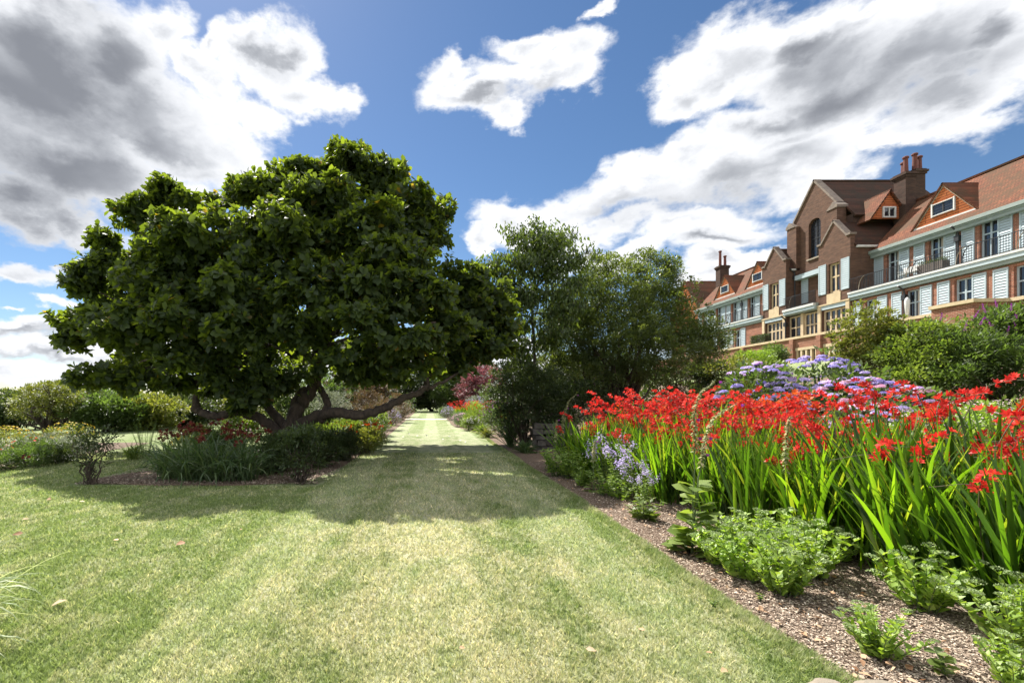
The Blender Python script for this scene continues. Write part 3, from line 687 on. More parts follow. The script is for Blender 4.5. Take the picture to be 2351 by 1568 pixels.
# right wing, in view from Y 35 on towards the camera; a few bays more stand beyond the frame
st_r = [32.36 - 2.87 * k for k in range(5)]
lst_r = [32.17 - 2.87 * k for k in range(5)]
wing(17.0, 34.9, st_r, 2.87, lst_r, 2.87)
for yy in (33.7, 30.3, 27.4, 24.5): scroll(yy)
downpipe(XU - .1, 29.32, ZB1, 12.55); downpipe(XL - .12, 29.2 + 1.7, ZT, ZB0 + .2)
dormer(30.48); dormer(21.9)
# far left wing
st_l = [55.2 - 2.73 * k for k in range(4)]; wing(44.05, 58.0, st_l, 2.73, [54.8 - 2.73 * k for k in range(4)], 2.73)
for yy in (49.0,): scroll(yy)
downpipe(XU - .1, 49.63, ZB1, 12.55); downpipe(XL - .12, 52.3, ZT, ZB0 + .2)
dormer(53.05); dormer(47.75, 1.75)
chimney(36.1, 37.2, 57.2, 58.1, 14.5, 18.2, [(36.35, 57.6, 1.9), (36.95, 57.6, 1.3)])
# projecting small gables
def gable_bay(Yn, Yf):
    c = (Yn + Yf) / 2; x = 31.9
    ops = [(c - .5, c + .5, 9.95, 12.3), (Yn + .35, Yf - .35, ZT, 8.72)]
    wall_open(x, .35, Yn, Yf, 3.0, 9.3, ops[1:]).build('bay_wall', M['brick'], H); wall_open(x, .35, Yn, Yf, 9.3, 14.0, ops[:1]).build('bay_wall', M['brick'], H)
    MB().prism([(Yn, 14.0), (Yn, 14.05), (Yn + .12, 14.05), (c - .1, 15.45), (c + .1, 15.45), (Yf - .12, 14.05), (Yf, 14.05), (Yf, 14.0)], 'x', x, x + .35).build('bay_gable', M['brick'], H)
    for s, ye in ((-1, Yn), (1, Yf)):
        m = MB(); a = Vector((x - .08, c, 15.7)); e = Vector((x - .08, ye - s * .18, 14.12)); w = Vector((.5, 0, 0)); q = [a, e, e + w, a + w]
        n_ = (q[1] - q[0]).cross(q[2] - q[0]); q = q if n_.z > 0 else q[::-1]; m.slab(q, .12)
        ya, yb = sorted((ye - s * .34, ye + s * .08)); m.box(x - .1, x + .42, ya, yb, 14.05, 14.2); m.build('gable_coping', M['gcoping'], H)
    # side walls and their lean roofs
    MB().box(x + .35, 34.6, Yn, Yn + .3, 3.0, 13.3).build('bay_side_wall', M['brick'], H); MB().box(x + .35, 34.6, Yf - .3, Yf, 3.0, 13.3).build('bay_side_wall', M['brick'], H)
    m = MB()
    for s, ye in ((-1, Yn), (1, Yf)):
        q = [Vector((x + .3, c, 15.5)), Vector((36.2, c, 15.5)), Vector((36.2, ye + s * .12, 13.25)), Vector((x + .3, ye + s * .12, 13.25))]
        n_ = (q[1] - q[0]).cross(q[2] - q[0]); q = q if n_.z > 0 else q[::-1]; m.slab(q, .12)
    m.build('bay_roof', M['tile_shaded'], H)
    for s, ye in ((-1, Yn), (1, Yf)):
        ya, yb = sorted((ye + s * .03, ye + s * .2)); MB().box(x + .4, 34.1, ya, yb, 13.05, 13.2).build('gutter', M['white'], H)
    shutter(Yn + .05, 10.0, 12.4, x - .003); shutter(Yf - .74, 10.0, 12.4, x - .003)
    glazed(x, c - .5, c + .5, 9.95, 12.3, 'window', 2, .55, 'stone', .13)
    MB().box(x - .04, x - .002, c - .62, c + .62, 9.2, 9.94).build('stone_panel', M['stone'], H)
    MB().box(x - .14, x - .003, Yn - .05, Yf + .05, 9.3 - .22, 9.19).build('string_course', M['stone'], H)
    m = MB().box(x - .06, x - .004, Yn + .3, Yf - .3, 8.75, 9.07); m.build('lintel_fascia', M['blue'], H)
    for ya, yb in ((Yn, Yn + .3), (Yf - .3, Yf)): MB().box(x - .1, x - .005, ya, yb, ZT, 9.07).build('stone_pier', M['stone'], H)
    glazed(x, Yn + .35, Yf - .35, ZT, 8.72, 'window', 4, .6, 'stone', .14)
gable_bay(34.9, 37.75); gable_bay(41.2, 44.05)
# tall middle gable behind, with a balcony in the recess
GX, GC = 33.0, 39.46
aw = [(GC + .62 * math.cos(t), 16.55 + .5 * math.sin(t)) for t in np.linspace(PI, 0, 9)]
wall_open(GX, .4, 36.9, 42.05, 12.6, 17.1, [(GC - .62, GC + .62, 13.7, 17.1)]).build('gable_wall', M['brick'], H); wall_open(GX, .4, 36.9, 42.05, 9.2, 12.6, [(38.15, 39.05, ZB1 + .02, 12.0)]).build('gable_wall', M['brick'], H)
wall_open(GX, .4, 36.9, 42.05, 3.0, 9.2, []).build('gable_wall', M['brick'], H)
arch = [(GC - .62, 17.1)] + aw + [(GC + .62, 17.1)]
MB().prism(arch, 'x', GX, GX + .4).build('arch_head', M['brick'], H)
MB().prism([(36.9, 17.1), (GC, 20.2), (42.05, 17.1)], 'x', GX, GX + .4).build('gable_head', M['brick'], H)
glazed(GX + .05, GC - .62, GC + .62, 13.7, 17.08, 'window', 2, .5, 'iron', .07, bars=9)
m = MB(); m.box(GX - .12, GX + .1, GC - .7, GC + .7, 13.58, 13.7); m.build('window_sill', M['coping'], H)
for y0, y1 in ((41.0, 42.05), (36.9, 37.9)): MB().box(GX - .35, GX - .002, y0, y1, 3.0, 16.95).build('pilaster', M['brick'], H)
for s, ye in ((-1, 36.9), (1, 42.05)):
    m = MB(); a = Vector((GX - .1, GC, 20.4)); e = Vector((GX - .1, ye - s * .3, 17.55)); w = Vector((.6, 0, 0)); q = [a, e, e + w, a + w]
    n_ = (q[1] - q[0]).cross(q[2] - q[0]); q = q if n_.z > 0 else q[::-1]; m.slab(q, .14)
    m.prism([(min(ye - s * .95, ye + s * .08), 16.95), (max(ye - s * .95, ye + s * .08), 16.95), (ye - s * .3 if s < 0 else ye + .08, 17.15 if s > 0 else 17.5), (ye - .3 if s > 0 else ye - .08, 17.5 if s > 0 else 17.15)], 'x', GX - .42, GX + .5)
    m.build('gable_coping', M['gcoping'], H)
m = MB()
for s, ye in ((-1, 36.0), (1, 42.9)):
    q = [Vector((GX + .35, GC, 20.25)), Vector((41.5, GC, 20.25)), Vector((41.5, ye, 16.0)), Vector((GX + .35, ye, 16.0))]
    n_ = (q[1] - q[0]).cross(q[2] - q[0]); q = q if n_.z > 0 else q[::-1]; m.slab(q, .14)
m.box(GX + .4, 41.5, GC - .12, GC + .12, 20.2, 20.32); m.build('roof', M['tile_shaded'], H)
MB().box(GX + .4, 41.3, 36.3, 42.6, 12.0, 16.2).build('upper_wall', M['chimbrick'], H)
# dormer on the tall roof, looking towards the camera
m = MB(); m.prism([(33.75, 15.4), (35.2, 17.45), (36.65, 15.4)], 'y', 35.3, 35.4); m.build('dormer_gable', M['hung'], H)
m = MB()
for s in (-1, 1):
    q = [Vector((35.2, 35.1, 17.6)), Vector((35.2, 37.8, 17.6)), Vector((35.2 + s * 1.65, 37.8, 15.25)), Vector((35.2 + s * 1.65, 35.1, 15.25))]
    n_ = (q[1] - q[0]).cross(q[2] - q[0]); q = q if n_.z > 0 else q[::-1]; m.slab(q, .1)
m.build('dormer_roof', M['tile'], H)
m = MB(); m.box(34.7, 34.8, 35.2, 35.31, 15.45, 16.3); m.box(35.6, 35.7, 35.2, 35.31, 15.45, 16.3); m.box(34.8, 35.6, 35.2, 35.31, 15.45, 15.55); m.box(34.8, 35.6, 35.2, 35.31, 16.2, 16.3); m.box(35.17, 35.23, 35.22, 35.3, 15.55, 16.2)
w = m.build('dormer_window', M['white'], H); MB().box(34.8, 35.6, 35.28, 35.29, 15.55, 16.2).build('pane', M['glass'], w)
chimney(36.0, 36.75, 34.8, 35.7, 14.0, 18.75, [(36.2, 35.0, 1.2), (36.5, 35.45, 1.0)])
chimney(36.85, 37.6, 34.9, 35.7, 14.0, 19.0, [(37.0, 35.1, 1.25), (37.45, 35.2, 1.1)])
# recess: doors, lintel, slab, railing
shutter(40.1, 10.0, 12.1, GX - .003); glazed(GX, 38.15, 39.05, ZB1 + .02, 12.0, 'door', 2, .7)
MB().box(GX - .5, GX - .003, 37.76, 40.99, 12.1, 12.5).build('lintel_fascia', M['blue'], H)
MB().box(31.7, GX - .36, 37.76, 41.19, 8.95, 9.5).build('balcony_slab', M['sage'], H); MB().box(31.5, 31.699, 37.8, 41.15, 9.3, 9.48).build('balcony_edge', M['white'], H); MB().box(31.58, 31.698, 37.8, 41.15, 9.05, 9.298).build('balcony_fascia', M['blue'], H)
glazed(GX - 1.0, 37.95, 39.45, ZT, 8.85, 'window', 3, .55, 'stone', .12); glazed(GX - 1.0, 39.75, 41.1, ZT, 8.85, 'window', 2, .55, 'stone', .12)
MB().box(GX - .98, GX - .37, 39.46, 39.74, ZT, 8.94).build('stone_pier', M['stone'], H)
m = MB(); x = 31.65
m.box(x - .02, x + .02, 37.8, 41.15, 10.5, 10.535); m.box(x - .015, x + .015, 37.8, 41.15, 9.57, 9.6)
for i in range(28): y_ = 37.85 + i * .121; m.box(x - .008, x + .008, y_ - .008, y_ + .008, 9.5, 10.5)
m.build('railing', M['iron'], H); scroll(40.3)
downpipe(32.6, 41.1, 9.5, 13.2); downpipe(31.8, 41.13, ZT, 9.0)
# cross wing at the far left end
m = MB(); m.prism([(57.8, 3), (57.8, 13.2), (61.1, 17.1), (64.4, 13.2), (64.4, 3)], 'x', 33.9, 34.2); m.build('end_gable', M['hung'], H)
m = MB()
for s, ye in ((-1, 57.3), (1, 64.8)):
    q = [Vector((33.7, 61.1, 17.3)), Vector((40, 61.1, 17.3)), Vector((40, ye, 12.6)), Vector((33.7, ye, 12.6))]
    n_ = (q[1] - q[0]).cross(q[2] - q[0]); q = q if n_.z > 0 else q[::-1]; m.slab(q, .14)
m.build('roof', M['tile'], H)
# shallow rear body closing the middle
MB().box(34.6, 41.0, 34.9, 44.2, 3.0, 13.0).build('rear_wall', M['brick'], H)
MB().box(XT + .3, 33.9, 16.0, 60.0, 6.0, ZT - .14).build('terrace_floor', M['coping'], H)

# terrace wall, a thing of its own
T = thing('terrace_wall', 'red brick terrace wall with pale stone coping below the country house', 'wall', (0, 0, 0))
ops = [(35.7, 37.6, 4.4, 5.5), (33.3, 34.95, 4.4, 5.5)]
wall_open(XT, .5, 25.5, 62.0, 1.5, ZT - .12, ops + [(38.6, 42.0, 2.0, 5.85)]).build('wall', M['brick_red'], T)
MB().box(XT - .12, XT + .55, 25.5, 62.0, ZT - .12, ZT + .06).build('coping', M['stone'], T)
MB().box(29.5, 30.0, 16, 23.35, 1.5, ZT - .12).build('wall', M['brick_red'], T); MB().box(29.38, 30.1, 16, 23.3, ZT - .12, ZT + .06).build('coping', M['stone'], T)
MB().prism([(27.8, 23.5), (27.8, 25.5), (30.6, 26.2), (30.6, 23.36), (29.5, 23.36)], 'z', 1.5, ZT - .12).build('bay', M['brick_red'], T)
MB().prism([(27.68, 23.42), (27.68, 25.55), (30.6, 26.3), (30.6, 23.3), (29.5, 23.3)], 'z', ZT - .115, ZT + .064).build('bay_coping', M['stone'], T)
for y_ in (37.75, 35.1, 43.7, 51.0): MB().box(XT - .22, XT - .003, y_, y_ + .4, 1.5, ZT - .15).build('pilaster', M['brick_red'], T)
for y0, y1 in ((35.7, 37.6), (33.3, 34.95)):
    m = MB(); m.box(XT - .05, XT + .1, y0 - .1, y1 + .1, 5.5, 5.72); n_ = 4
    for k in range(n_ + 1): c_ = y0 + (y1 - y0) * k / n_; m.box(XT - .03, XT + .15, max(y0, c_ - .09), min(y1, c_ + .09), 4.4, 5.5)
    w = m.build('basement_window', M['stone'], T); MB().box(XT + .2, XT + .22, y0, y1, 4.4, 5.5).build('pane', M['glass'], w)
ar = [(40.3 + 1.7 * math.cos(t), 4.15 + 1.7 * math.sin(t)) for t in np.linspace(0, PI, 17)]
ao = [(40.3 + 2.05 * math.cos(t), 4.15 + 2.1 * math.sin(t)) for t in np.linspace(PI, 0, 17)]
MB().prism([(42.35, 1.6), (42.0, 1.6)] + ar + [(38.6, 1.6), (38.25, 1.6)] + ao, 'x', XT - .08, XT + .52).build('arch', M['stone'], T)
MB().box(XT + 2.0, XT + 2.1, 38.0, 42.6, 1.5, 6.0).build('passage_wall', M['chimbrick'], T)
# things standing on the balconies and the terrace
pl = thing('hedge_planter', 'dark slatted planter box with clipped hedge on the upper balcony', 'planter', (31.99 + .25, 29.7, ZB1))
m = MB()
for k in range(15): m.box(0, .05, k * .1 - .75, k * .1 - .665, 0, .72)
m.box(.051, .5, -.75, .75, 0, .7); m.build('box', plain('weathered_timber', (.12, .10, .085), .9), pl)
n = 900; p_ = np.stack([rng.uniform(0, .5, n), rng.uniform(-.75, .75, n), rng.uniform(.7, .95, n)], 1); leaves('hedge', p_, sph(n), sph(n), .07, M['dark_leaf'], pl, T_SML)
be = thing('garden_bench', 'white slatted garden bench on the upper balcony left of the planter', 'bench', (32.1, 31.0, ZB1), rz=0)
m = MB(); m.box(0, .45, -.6, .6, .42, .46); m.build('seat', M['white'], be); MB().box(.42, .46, -.6, .6, .5, .9).build('backrest', M['white'], be)
for sx in (.02, .4):
    for sy in (-.56, .52): MB().box(sx, sx + .05, sy, sy + .05, 0, .42).build('leg', M['white'], be)
for sy in (-.6, .55): MB().box(0, .45, sy, sy + .05, .62, .66).build('armrest', M['white'], be)
pa = thing('garden_parasol', 'closed white parasol with round grey base on the terrace wall', 'parasol', (30.3, 29.2, ZT + .06))
MB().lathe((0, 0, 0), [(.2, 0), (.22, .05), (.2, .16), (.05, .2)], 14).build('base', M['coping'], pa)
MB().lathe((0, 0, .2), [(.03, 0), (.09, .06), (.12, .5), (.14, .9), (.1, 1.05), (.02, 1.15)], 12).build('canopy', M['white'], pa, True)
hb = thing('clipped_hedge', 'small dark box hedge clipped square on the terrace by the stone window', 'hedge', (30.35, 42.3, ZT))
n = 3500; p_ = np.stack([rng.uniform(-.3, .3, n), rng.uniform(-.95, .95, n), rng.uniform(.05, .85, n)], 1); leaves('crown', p_, sph(n), sph(n), .1, M['dark_leaf'], hb, T_SML); MB().box(-.2, .2, -.85, .85, 0, .7).build('trunk', M['bark'], hb)
tp = thing('potted_bush', 'round leafy bush in a pale pot on the terrace coping', 'potted plant', (30.3, 46.3, ZT))
MB().lathe((0, 0, 0), [(.14, 0), (.22, .4), (.24, .42)], 12).build('pot', M['white'], tp)
foliage('crown', [(0, 0, .85, .45, .45, .5)], 60, .18, 20, .09, M['mid_leaf'], tp)
# ================================================================== the big magnolia
def wh(name, pads, n_whorl, leaf, mat_, parent, per=8, tpl=T_BIG, up_bias=.55, bottom=-.75):
    """whorls of large leaves over the outside of rounded pads"""
    P = np.array(pads); area = (P[:, 3] * P[:, 5]) ** 1.0; w = area / area.sum()
    wi = rng.choice(len(P), n_whorl, p=w); d = sph(n_whorl)
    flip = d[:, 2] < bottom; d[flip, 2] *= -1
    lum = 1 + .12 * np.sin(d[:, 0] * 9 + wi) * np.sin(d[:, 1] * 8 + 2 * wi) + .10 * np.sin(d[:, 2] * 11 + 3 * wi)
    c = P[wi, :3] + d * P[wi, 3:6] * (rng.uniform(.72, 1.06, n_whorl) * lum)[:, None]
    a = nrm(d * .75 + np.array([0, 0, up_bias]) + rng.normal(size=(n_whorl, 3)) * .28)
    t1 = nrm(np.cross(a, rng.normal(size=(n_whorl, 3)))); t2 = np.cross(a, t1)
    ph = (np.arange(per) * 2.4)[None, :] + rng.uniform(0, 6.28, (n_whorl, 1)); ti = rng.uniform(.75, 1.55, (n_whorl, per))
    ti[:, :2] = rng.uniform(.25, .7, (n_whorl, 2))
    perp = np.cos(ph)[..., None] * t1[:, None] + np.sin(ph)[..., None] * t2[:, None]
    dr = np.cos(ti)[..., None] * a[:, None] + np.sin(ti)[..., None] * perp
    dr[..., 2] -= .12
    up = a[:, None] * np.sin(ti)[..., None] - perp * np.cos(ti)[..., None]
    pos = c[:, None] + a[:, None] * rng.uniform(-.06, .02, (n_whorl, per, 1))
    m = n_whorl * per; k = rng.random(m)
    rnd = np.clip(.12 + .65 * k, 0, .84); rnd[rng.random(m) > .992] = 1
    leaves(name, pos.reshape(-1, 3), dr.reshape(-1, 3), up.reshape(-1, 3), leaf * rng.uniform(.45, 1.3, m), mat_, parent, tpl, rng.uniform(.85, 1.15, m), rnd)
TY = 12.0
def pad(u, v, ru, rv, Y, ry=None):
    if Y < 11: Y = 10.1 + (Y - 8.4) * .42; ru *= .95
    c = at(u, v, Y); return (c.x, c.y, c.z, ru * Y / F, (ry or (ru + rv) / 2 * 1.05 * Y / F), rv * Y / F)
PD = [  # outline pads near the trunk's distance
    (800, 372, 42, 32, 12), (815, 425, 95, 60, 12.3), (690, 405, 60, 40, 12), (885, 420, 60, 48, 12.2), (640, 440, 95, 52, 12), (985, 492, 58, 40, 12.2), (1003, 552, 45, 38, 12), (930, 515, 100, 75, 12.2),
    (378, 440, 30, 24, 12), (402, 462, 26, 24, 12.3), (345, 492, 55, 36, 12), (300, 508, 46, 34, 12), (470, 470, 60, 30, 12), (560, 448, 60, 34, 12.3), (228, 556, 34, 28, 12), (248, 620, 66, 62, 12), (185, 660, 40, 40, 12),
    (165, 748, 32, 42, 12), (172, 792, 30, 34, 12), (222, 740, 60, 66, 12), (188, 884, 36, 18, 11.6), (250, 868, 72, 32, 11.5), (330, 885, 70, 28, 11.4), (420, 880, 70, 34, 11.6),
    (1055, 655, 60, 46, 12.4), (1110, 690, 62, 52, 12.4), (1150, 745, 44, 46, 12.4), (1146, 800, 40, 34, 12.4), (1085, 800, 76, 48, 12.2), (1010, 850, 66, 32, 12), (1085, 740, 90, 70, 12.4),
    # the front of the crown, towards the camera
    (330, 640, 95, 80, 9.8), (440, 570, 105, 80, 9.8), (300, 770, 95, 66, 9.8), (420, 740, 95, 80, 9.2), (440, 830, 90, 42, 9.0), (560, 540, 105, 84, 9.8), (560, 660, 105, 80, 8.8), (540, 770, 90, 66, 8.8),
    (690, 560, 110, 84, 9.4), (700, 480, 90, 58, 10.6), (820, 540, 100, 80, 9.8), (850, 640, 105, 76, 8.8), (720, 670, 95, 70, 8.4), (760, 470, 90, 60, 10.8), (930, 600, 88, 66, 9.8), (960, 700, 95, 60, 9.4),
    (830, 740, 100, 58, 8.4), (930, 790, 95, 50, 8.6), (1020, 770, 78, 48, 9.6), (700, 770, 80, 54, 9.2), (820, 830, 90, 36, 9.2), (940, 850, 70, 26, 9.6), (600, 850, 66, 36, 9.8), (520, 870, 56, 28, 10), (700, 855, 52, 28, 10.6), (575, 925, 44, 26, 10.6),
    # the back of the crown
    (300, 680, 90, 80, 14), (420, 620, 100, 80, 15), (420, 760, 100, 70, 15.5), (560, 560, 100, 80, 15), (600, 700, 90, 66, 16), (740, 560, 110, 80, 15.5), (900, 600, 90, 66, 15), (1000, 720, 80, 60, 15), (850, 720, 90, 60, 16), (1000, 800, 70, 36, 15.5), (300, 840, 80, 30, 14.5), (700, 820, 70, 24, 16), (560, 820, 60, 26, 16), (860, 850, 70, 24, 15)]
mag = thing('magnolia_tree', 'large spreading tree with glossy broad leaves and dark crooked low limbs on the lawn', 'tree', (0, 0, 0))
PD += [(805, 368, 50, 32, 12.1), (800, 356, 28, 20, 12), (378, 432, 32, 26, 12.1), (520, 900, 50, 28, 10.6), (595, 900, 48, 34, 11), (548, 938, 32, 22, 11), (640, 890, 40, 30, 11.2), (835, 868, 56, 22, 11), (900, 872, 46, 16, 11), (900, 800, 80, 36, 17), (1000, 770, 80, 40, 16.8), (1060, 770, 60, 40, 16), (780, 820, 70, 30, 17), (640, 800, 80, 30, 17)]
mp_ = [pad(*q) for q in PD]
def lumpy(pads, k=8, f=.42):
    out = []
    for q in pads:
        out.append(tuple(q[:3]) + tuple(a * .64 for a in q[3:]))
        for i in range(k):
            d = sph(1)[0]; d[2] = d[2] * .8 + .25; g = rng.uniform(.7, 1.25) * f
            out.append((q[0] + d[0] * q[3] * .78, q[1] + d[1] * q[4] * .78, q[2] + d[2] * q[5] * .76, q[3] * g, q[4] * g, q[5] * g * .85))
    return out
wh('crown', lumpy(mp_), 21000, .185, M['magnolia'], mag, 8)
# inner shade leaves
foliage('inner_crown', mp_, 260, .35, 14, .17, M['magnolia'], mag, T_MID, .15)
mb = MB(); b0 = at(665, 1040, TY); b0.z = -.1
def limb(uvy, ra, rb_, n=9, wob=.018):
    pts = curve_pts([at(*q) if len(q) == 3 else q for q in uvy], 6, wob); mb.tube(pts, taper(len(pts), ra, rb_, .9), n); return pts
B = (b0.x, b0.y, b0.z)
limb([(660, 1052, TY), (655, 1010, TY), (668, 975, TY), (690, 930, TY), (715, 895, 12.1), (735, 850, 12.2), (738, 780, 12.3), (748, 690, 12.4), (765, 600, 12.4), (775, 500, 12.3), (790, 420, 12.2)], .25, .03)
limb([(668, 1040, TY), (680, 985, 11.9), (730, 955, 11.7), (780, 948, 11.4), (830, 952, 11.3), (885, 935, 11.3), (930, 912, 11.4), (975, 892, 11.5), (985, 860, 11.7), (1040, 820, 12)], .18, .05)
limb([(975, 893, 11.5), (1010, 880, 11.5), (1060, 850, 11.8), (1100, 810, 12)], .06, .02)
limb([(650, 1040, TY), (630, 985, 11.9), (580, 955, 11.7), (540, 945, 11.6), (500, 955, 11.5), (455, 943, 11.5), (448, 925, 11.5), (455, 895, 11.5), (452, 860, 11.4), (440, 800, 11.2)], .15, .06)
limb([(735, 965, 11.7), (752, 935, 11.8), (745, 910, 12), (730, 885, 12.1), (700, 850, 12.2), (650, 810, 12), (590, 780, 11.8), (520, 740, 11.6)], .11, .04)
limb([(720, 895, 12.1), (690, 900, 12.1), (670, 950, 12.0)], .10, .12)
limb([(670, 1000, 12), (620, 940, 12.2), (560, 870, 12.5), (470, 800, 12.8), (380, 720, 12.8), (300, 640, 12.6)], .14, .025)
limb([(738, 800, 12.2), (800, 720, 12.6), (880, 640, 12.8), (950, 560, 12.5)], .09, .02)
limb([(748, 700, 12.4), (690, 600, 12.3), (650, 500, 12.2)], .07, .02)
limb([(590, 780, 11.8), (540, 660, 11), (500, 560, 11)], .06, .02)
limb([(735, 840, 12.2), (840, 800, 11.5), (940, 760, 10.5), (1000, 740, 10)], .07, .02)
for q in mp_:
    c = Vector(q[:3]); o = Vector((at(730, 800, 12.2) if c.x > -3.6 else at(560, 840, 12.2)))
    if R.random() < .8:
        pts = curve_pts([o, o.lerp(c, .5) + Vector((R.gauss(0, .3), R.gauss(0, .3), R.gauss(0, .2))), c], 5, .03); mb.tube(pts, taper(len(pts), .05, .012), 5)
mb.build('trunk', M['bark'], mag, True)

# ================================================================== trees and shrubs beyond
def bush(name, label, cat, loc, ells, n_sub, sub_r, per, leaf, mt, stems=7, r0=.03, tpl=T_SML, group=None, shell=.5, spread=.3, lift=.25, droop=0, width=1.0, base=(0, 0, 0), rz=0, fork=.6):
    t = thing(name, label, cat, loc, group, rz)
    c = foliage('crown', ells, n_sub, sub_r, per, leaf, mt, t, tpl, shell, droop, lift, width)
    k = rng.choice(len(c), min(stems, len(c)), replace=False)
    limbs('stem' if r0 < .04 else 'trunk', base, [c[i] for i in k], r0, t, max(.004, r0 * .2), spread, fork=fork)
    return t
# broad grey-green round tree, many stems
c0 = at(1435, 730, 16); by = 16.0
rt = thing('round_tree', 'broad rounded grey green tree with many dark stems behind the red flowers', 'tree', (c0.x, by, G(c0.x, by)))
def rel(u, v, Y, ru, rv, o): c = at(u, v, Y); return (c.x - o.x, c.y - o.y, c.z - o.z, ru * Y / F, (ru + rv) / 2 * Y / F, rv * Y / F)
o_ = rt.location
E = [rel(1620, 770, 15.6, 45, 40, o_), rel(1420, 700, 16, 150, 95, o_), (rel(1330, 690, 16, 80, 60, o_)), rel(1300, 770, 16, 90, 70, o_), rel(1400, 760, 15.6, 150, 90, o_), rel(1520, 735, 16, 88, 80, o_), rel(1590, 790, 15.6, 72, 58, o_), rel(1500, 650, 16.2, 70, 50, o_), rel(1390, 625, 16, 75, 38, o_), rel(1480, 600, 16, 55, 22, o_), rel(1540, 625, 16, 26, 30, o_), rel(1545, 690, 16, 26, 26, o_), rel(1620, 800, 15.8, 40, 30, o_), rel(1350, 865, 15.2, 90, 42, o_), rel(1480, 850, 15.2, 90, 34, o_), rel(1470, 800, 15, 150, 55, o_), rel(1300, 840, 15.5, 70, 40, o_)]
c = foliage('crown', E, 2500, .26, 44, .082, M['round_leaf'], rt, T_SML, .25, 0, .35)
k = rng.choice(len(c), 46, replace=False); limbs('trunk', (-.3, 0, 0), [c[i] * [.95, .95, 1] for i in k], .075, rt, .012, .5, wob=.02, fork=2.2)
# tall loose cherry with hanging leaves
c0 = at(1232, 900, 14.9); ct = thing('cherry_tree', 'slender young tree with drooping leaves standing between the big tree and the round tree', 'tree', (c0.x, 14.9, G(c0.x, 14.9)))
o_ = ct.location; mbc = MB(); ends = []
def lc(q): return at(*q) - o_
def cl(uv, ra, rb_): pts = curve_pts([lc((u, v, Y)) for u, v, Y in uv], 5, .012); mbc.tube(pts, taper(len(pts), ra, rb_), 7); return pts
CP = []
CP += cl([(1232, 1010, 14.9), (1228, 900, 14.9), (1226, 800, 14.9), (1222, 700, 14.9), (1235, 650, 14.9), (1238, 580, 14.9), (1236, 515, 14.9)], .07, .012)[16:]
for uv in ([(1225, 700, 14.9), (1195, 660, 14.9), (1150, 625, 15), (1110, 612, 15)], [(1223, 690, 14.9), (1190, 690, 15), (1150, 680, 15.1), (1120, 690, 15.2)], [(1235, 650, 14.9), (1265, 600, 14.8), (1280, 540, 14.8)], [(1230, 660, 14.9), (1290, 610, 14.6), (1345, 580, 14.5)],
           [(1236, 600, 14.9), (1205, 560, 15), (1180, 535, 15)], [(1226, 690, 14.9), (1280, 670, 14.5), (1340, 640, 14.2)], [(1226, 720, 14.9), (1280, 720, 14.3), (1320, 690, 14)], [(1226, 740, 14.9), (1190, 745, 15), (1150, 760, 15.3)], [(1238, 620, 14.9), (1255, 570, 15.3), (1300, 545, 15.5)], [(1228, 780, 14.9), (1200, 800, 15), (1180, 850, 15)], [(1228, 800, 14.9), (1262, 770, 14.5), (1290, 760, 14.2)],
           [(1230, 640, 14.9), (1200, 605, 14.6), (1165, 590, 14.4)]):
    CP += cl(uv, .03, .006)[3:]
mbc.build('trunk', M['bark'], ct, True)
base_ = np.array([tuple(p) for p in CP]); tw = base_[rng.integers(0, len(base_), 1700)] + rng.normal(size=(1700, 3)) * np.array([.23, .24, .17])
pp = (tw[:, None] + rng.normal(size=(1700, 9, 3)) * .08).reshape(-1, 3); n = len(pp)
dr = sph(n) * .55 + np.array([0, 0, -.75]); leaves('crown', pp, dr, sph(n) + [0, -.3, .4], .155 * rng.uniform(.7, 1.2, n), M['cherry_leaf'], ct, T_MID, .9)
mt2 = MB()
for t_ in tw[::3]:
    nb_ = base_[np.argmin(((base_ - t_) ** 2).sum(1))]; mt2.tube([nb_, (nb_ + t_) / 2 + [0, 0, .04], t_], [.008, .005, .003], 4)
mt2.build('twig', M['bark'], ct)
# dark evergreen shrub and its neighbours
def place(u, Y): x = (u - VU) * Y / F; return (x, Y, G(x, Y))
p_ = place(1205, 14.0); bush('evergreen_shrub', 'dense dark small leaved shrub at the lawn edge under the slender tree', 'shrub', p_, [(0, 0, 1.5, 1.05, .9, .85), (-.2, .2, 2.3, .7, .7, .5), (.6, 0, 1.9, .7, .7, .6), (.9, .1, .9, .5, .5, .5), (-.4, 0, .9, .5, .5, .5)], 520, .22, 34, .075, M['dark_leaf'], 24, .03, shell=.2, spread=.4)
p_ = place(1262, 13.0); bush('laurel_shrub', 'dark shrub filling the gap between dry stone wall and red flowers', 'shrub', (p_[0] + .3, 14.6, p_[2]), [(0, 0, 1.3, .95, .7, 1.0), (.9, .2, 1.4, .8, .7, .8), (1.7, .3, 1.5, .7, .6, .6)], 420, .22, 30, .08, M['dark_leaf'], 18, .03, shell=.2)
# dry stone wall
sw = thing('stone_wall', 'low dry stone wall of squared grey blocks in the shade', 'wall', place(1250, 13.6))
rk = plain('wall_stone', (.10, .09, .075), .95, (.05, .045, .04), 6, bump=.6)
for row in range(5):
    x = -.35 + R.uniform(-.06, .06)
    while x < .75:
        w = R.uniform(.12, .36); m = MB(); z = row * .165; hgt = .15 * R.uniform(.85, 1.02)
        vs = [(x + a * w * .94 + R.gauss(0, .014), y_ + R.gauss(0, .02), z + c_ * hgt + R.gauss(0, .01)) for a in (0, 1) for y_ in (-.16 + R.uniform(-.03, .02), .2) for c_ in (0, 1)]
        m.add(vs, [(0, 1, 3, 2), (4, 6, 7, 5), (0, 4, 5, 1), (2, 3, 7, 6), (0, 2, 6, 4), (1, 5, 7, 3)]); m.build('block', rk, sw); x += w

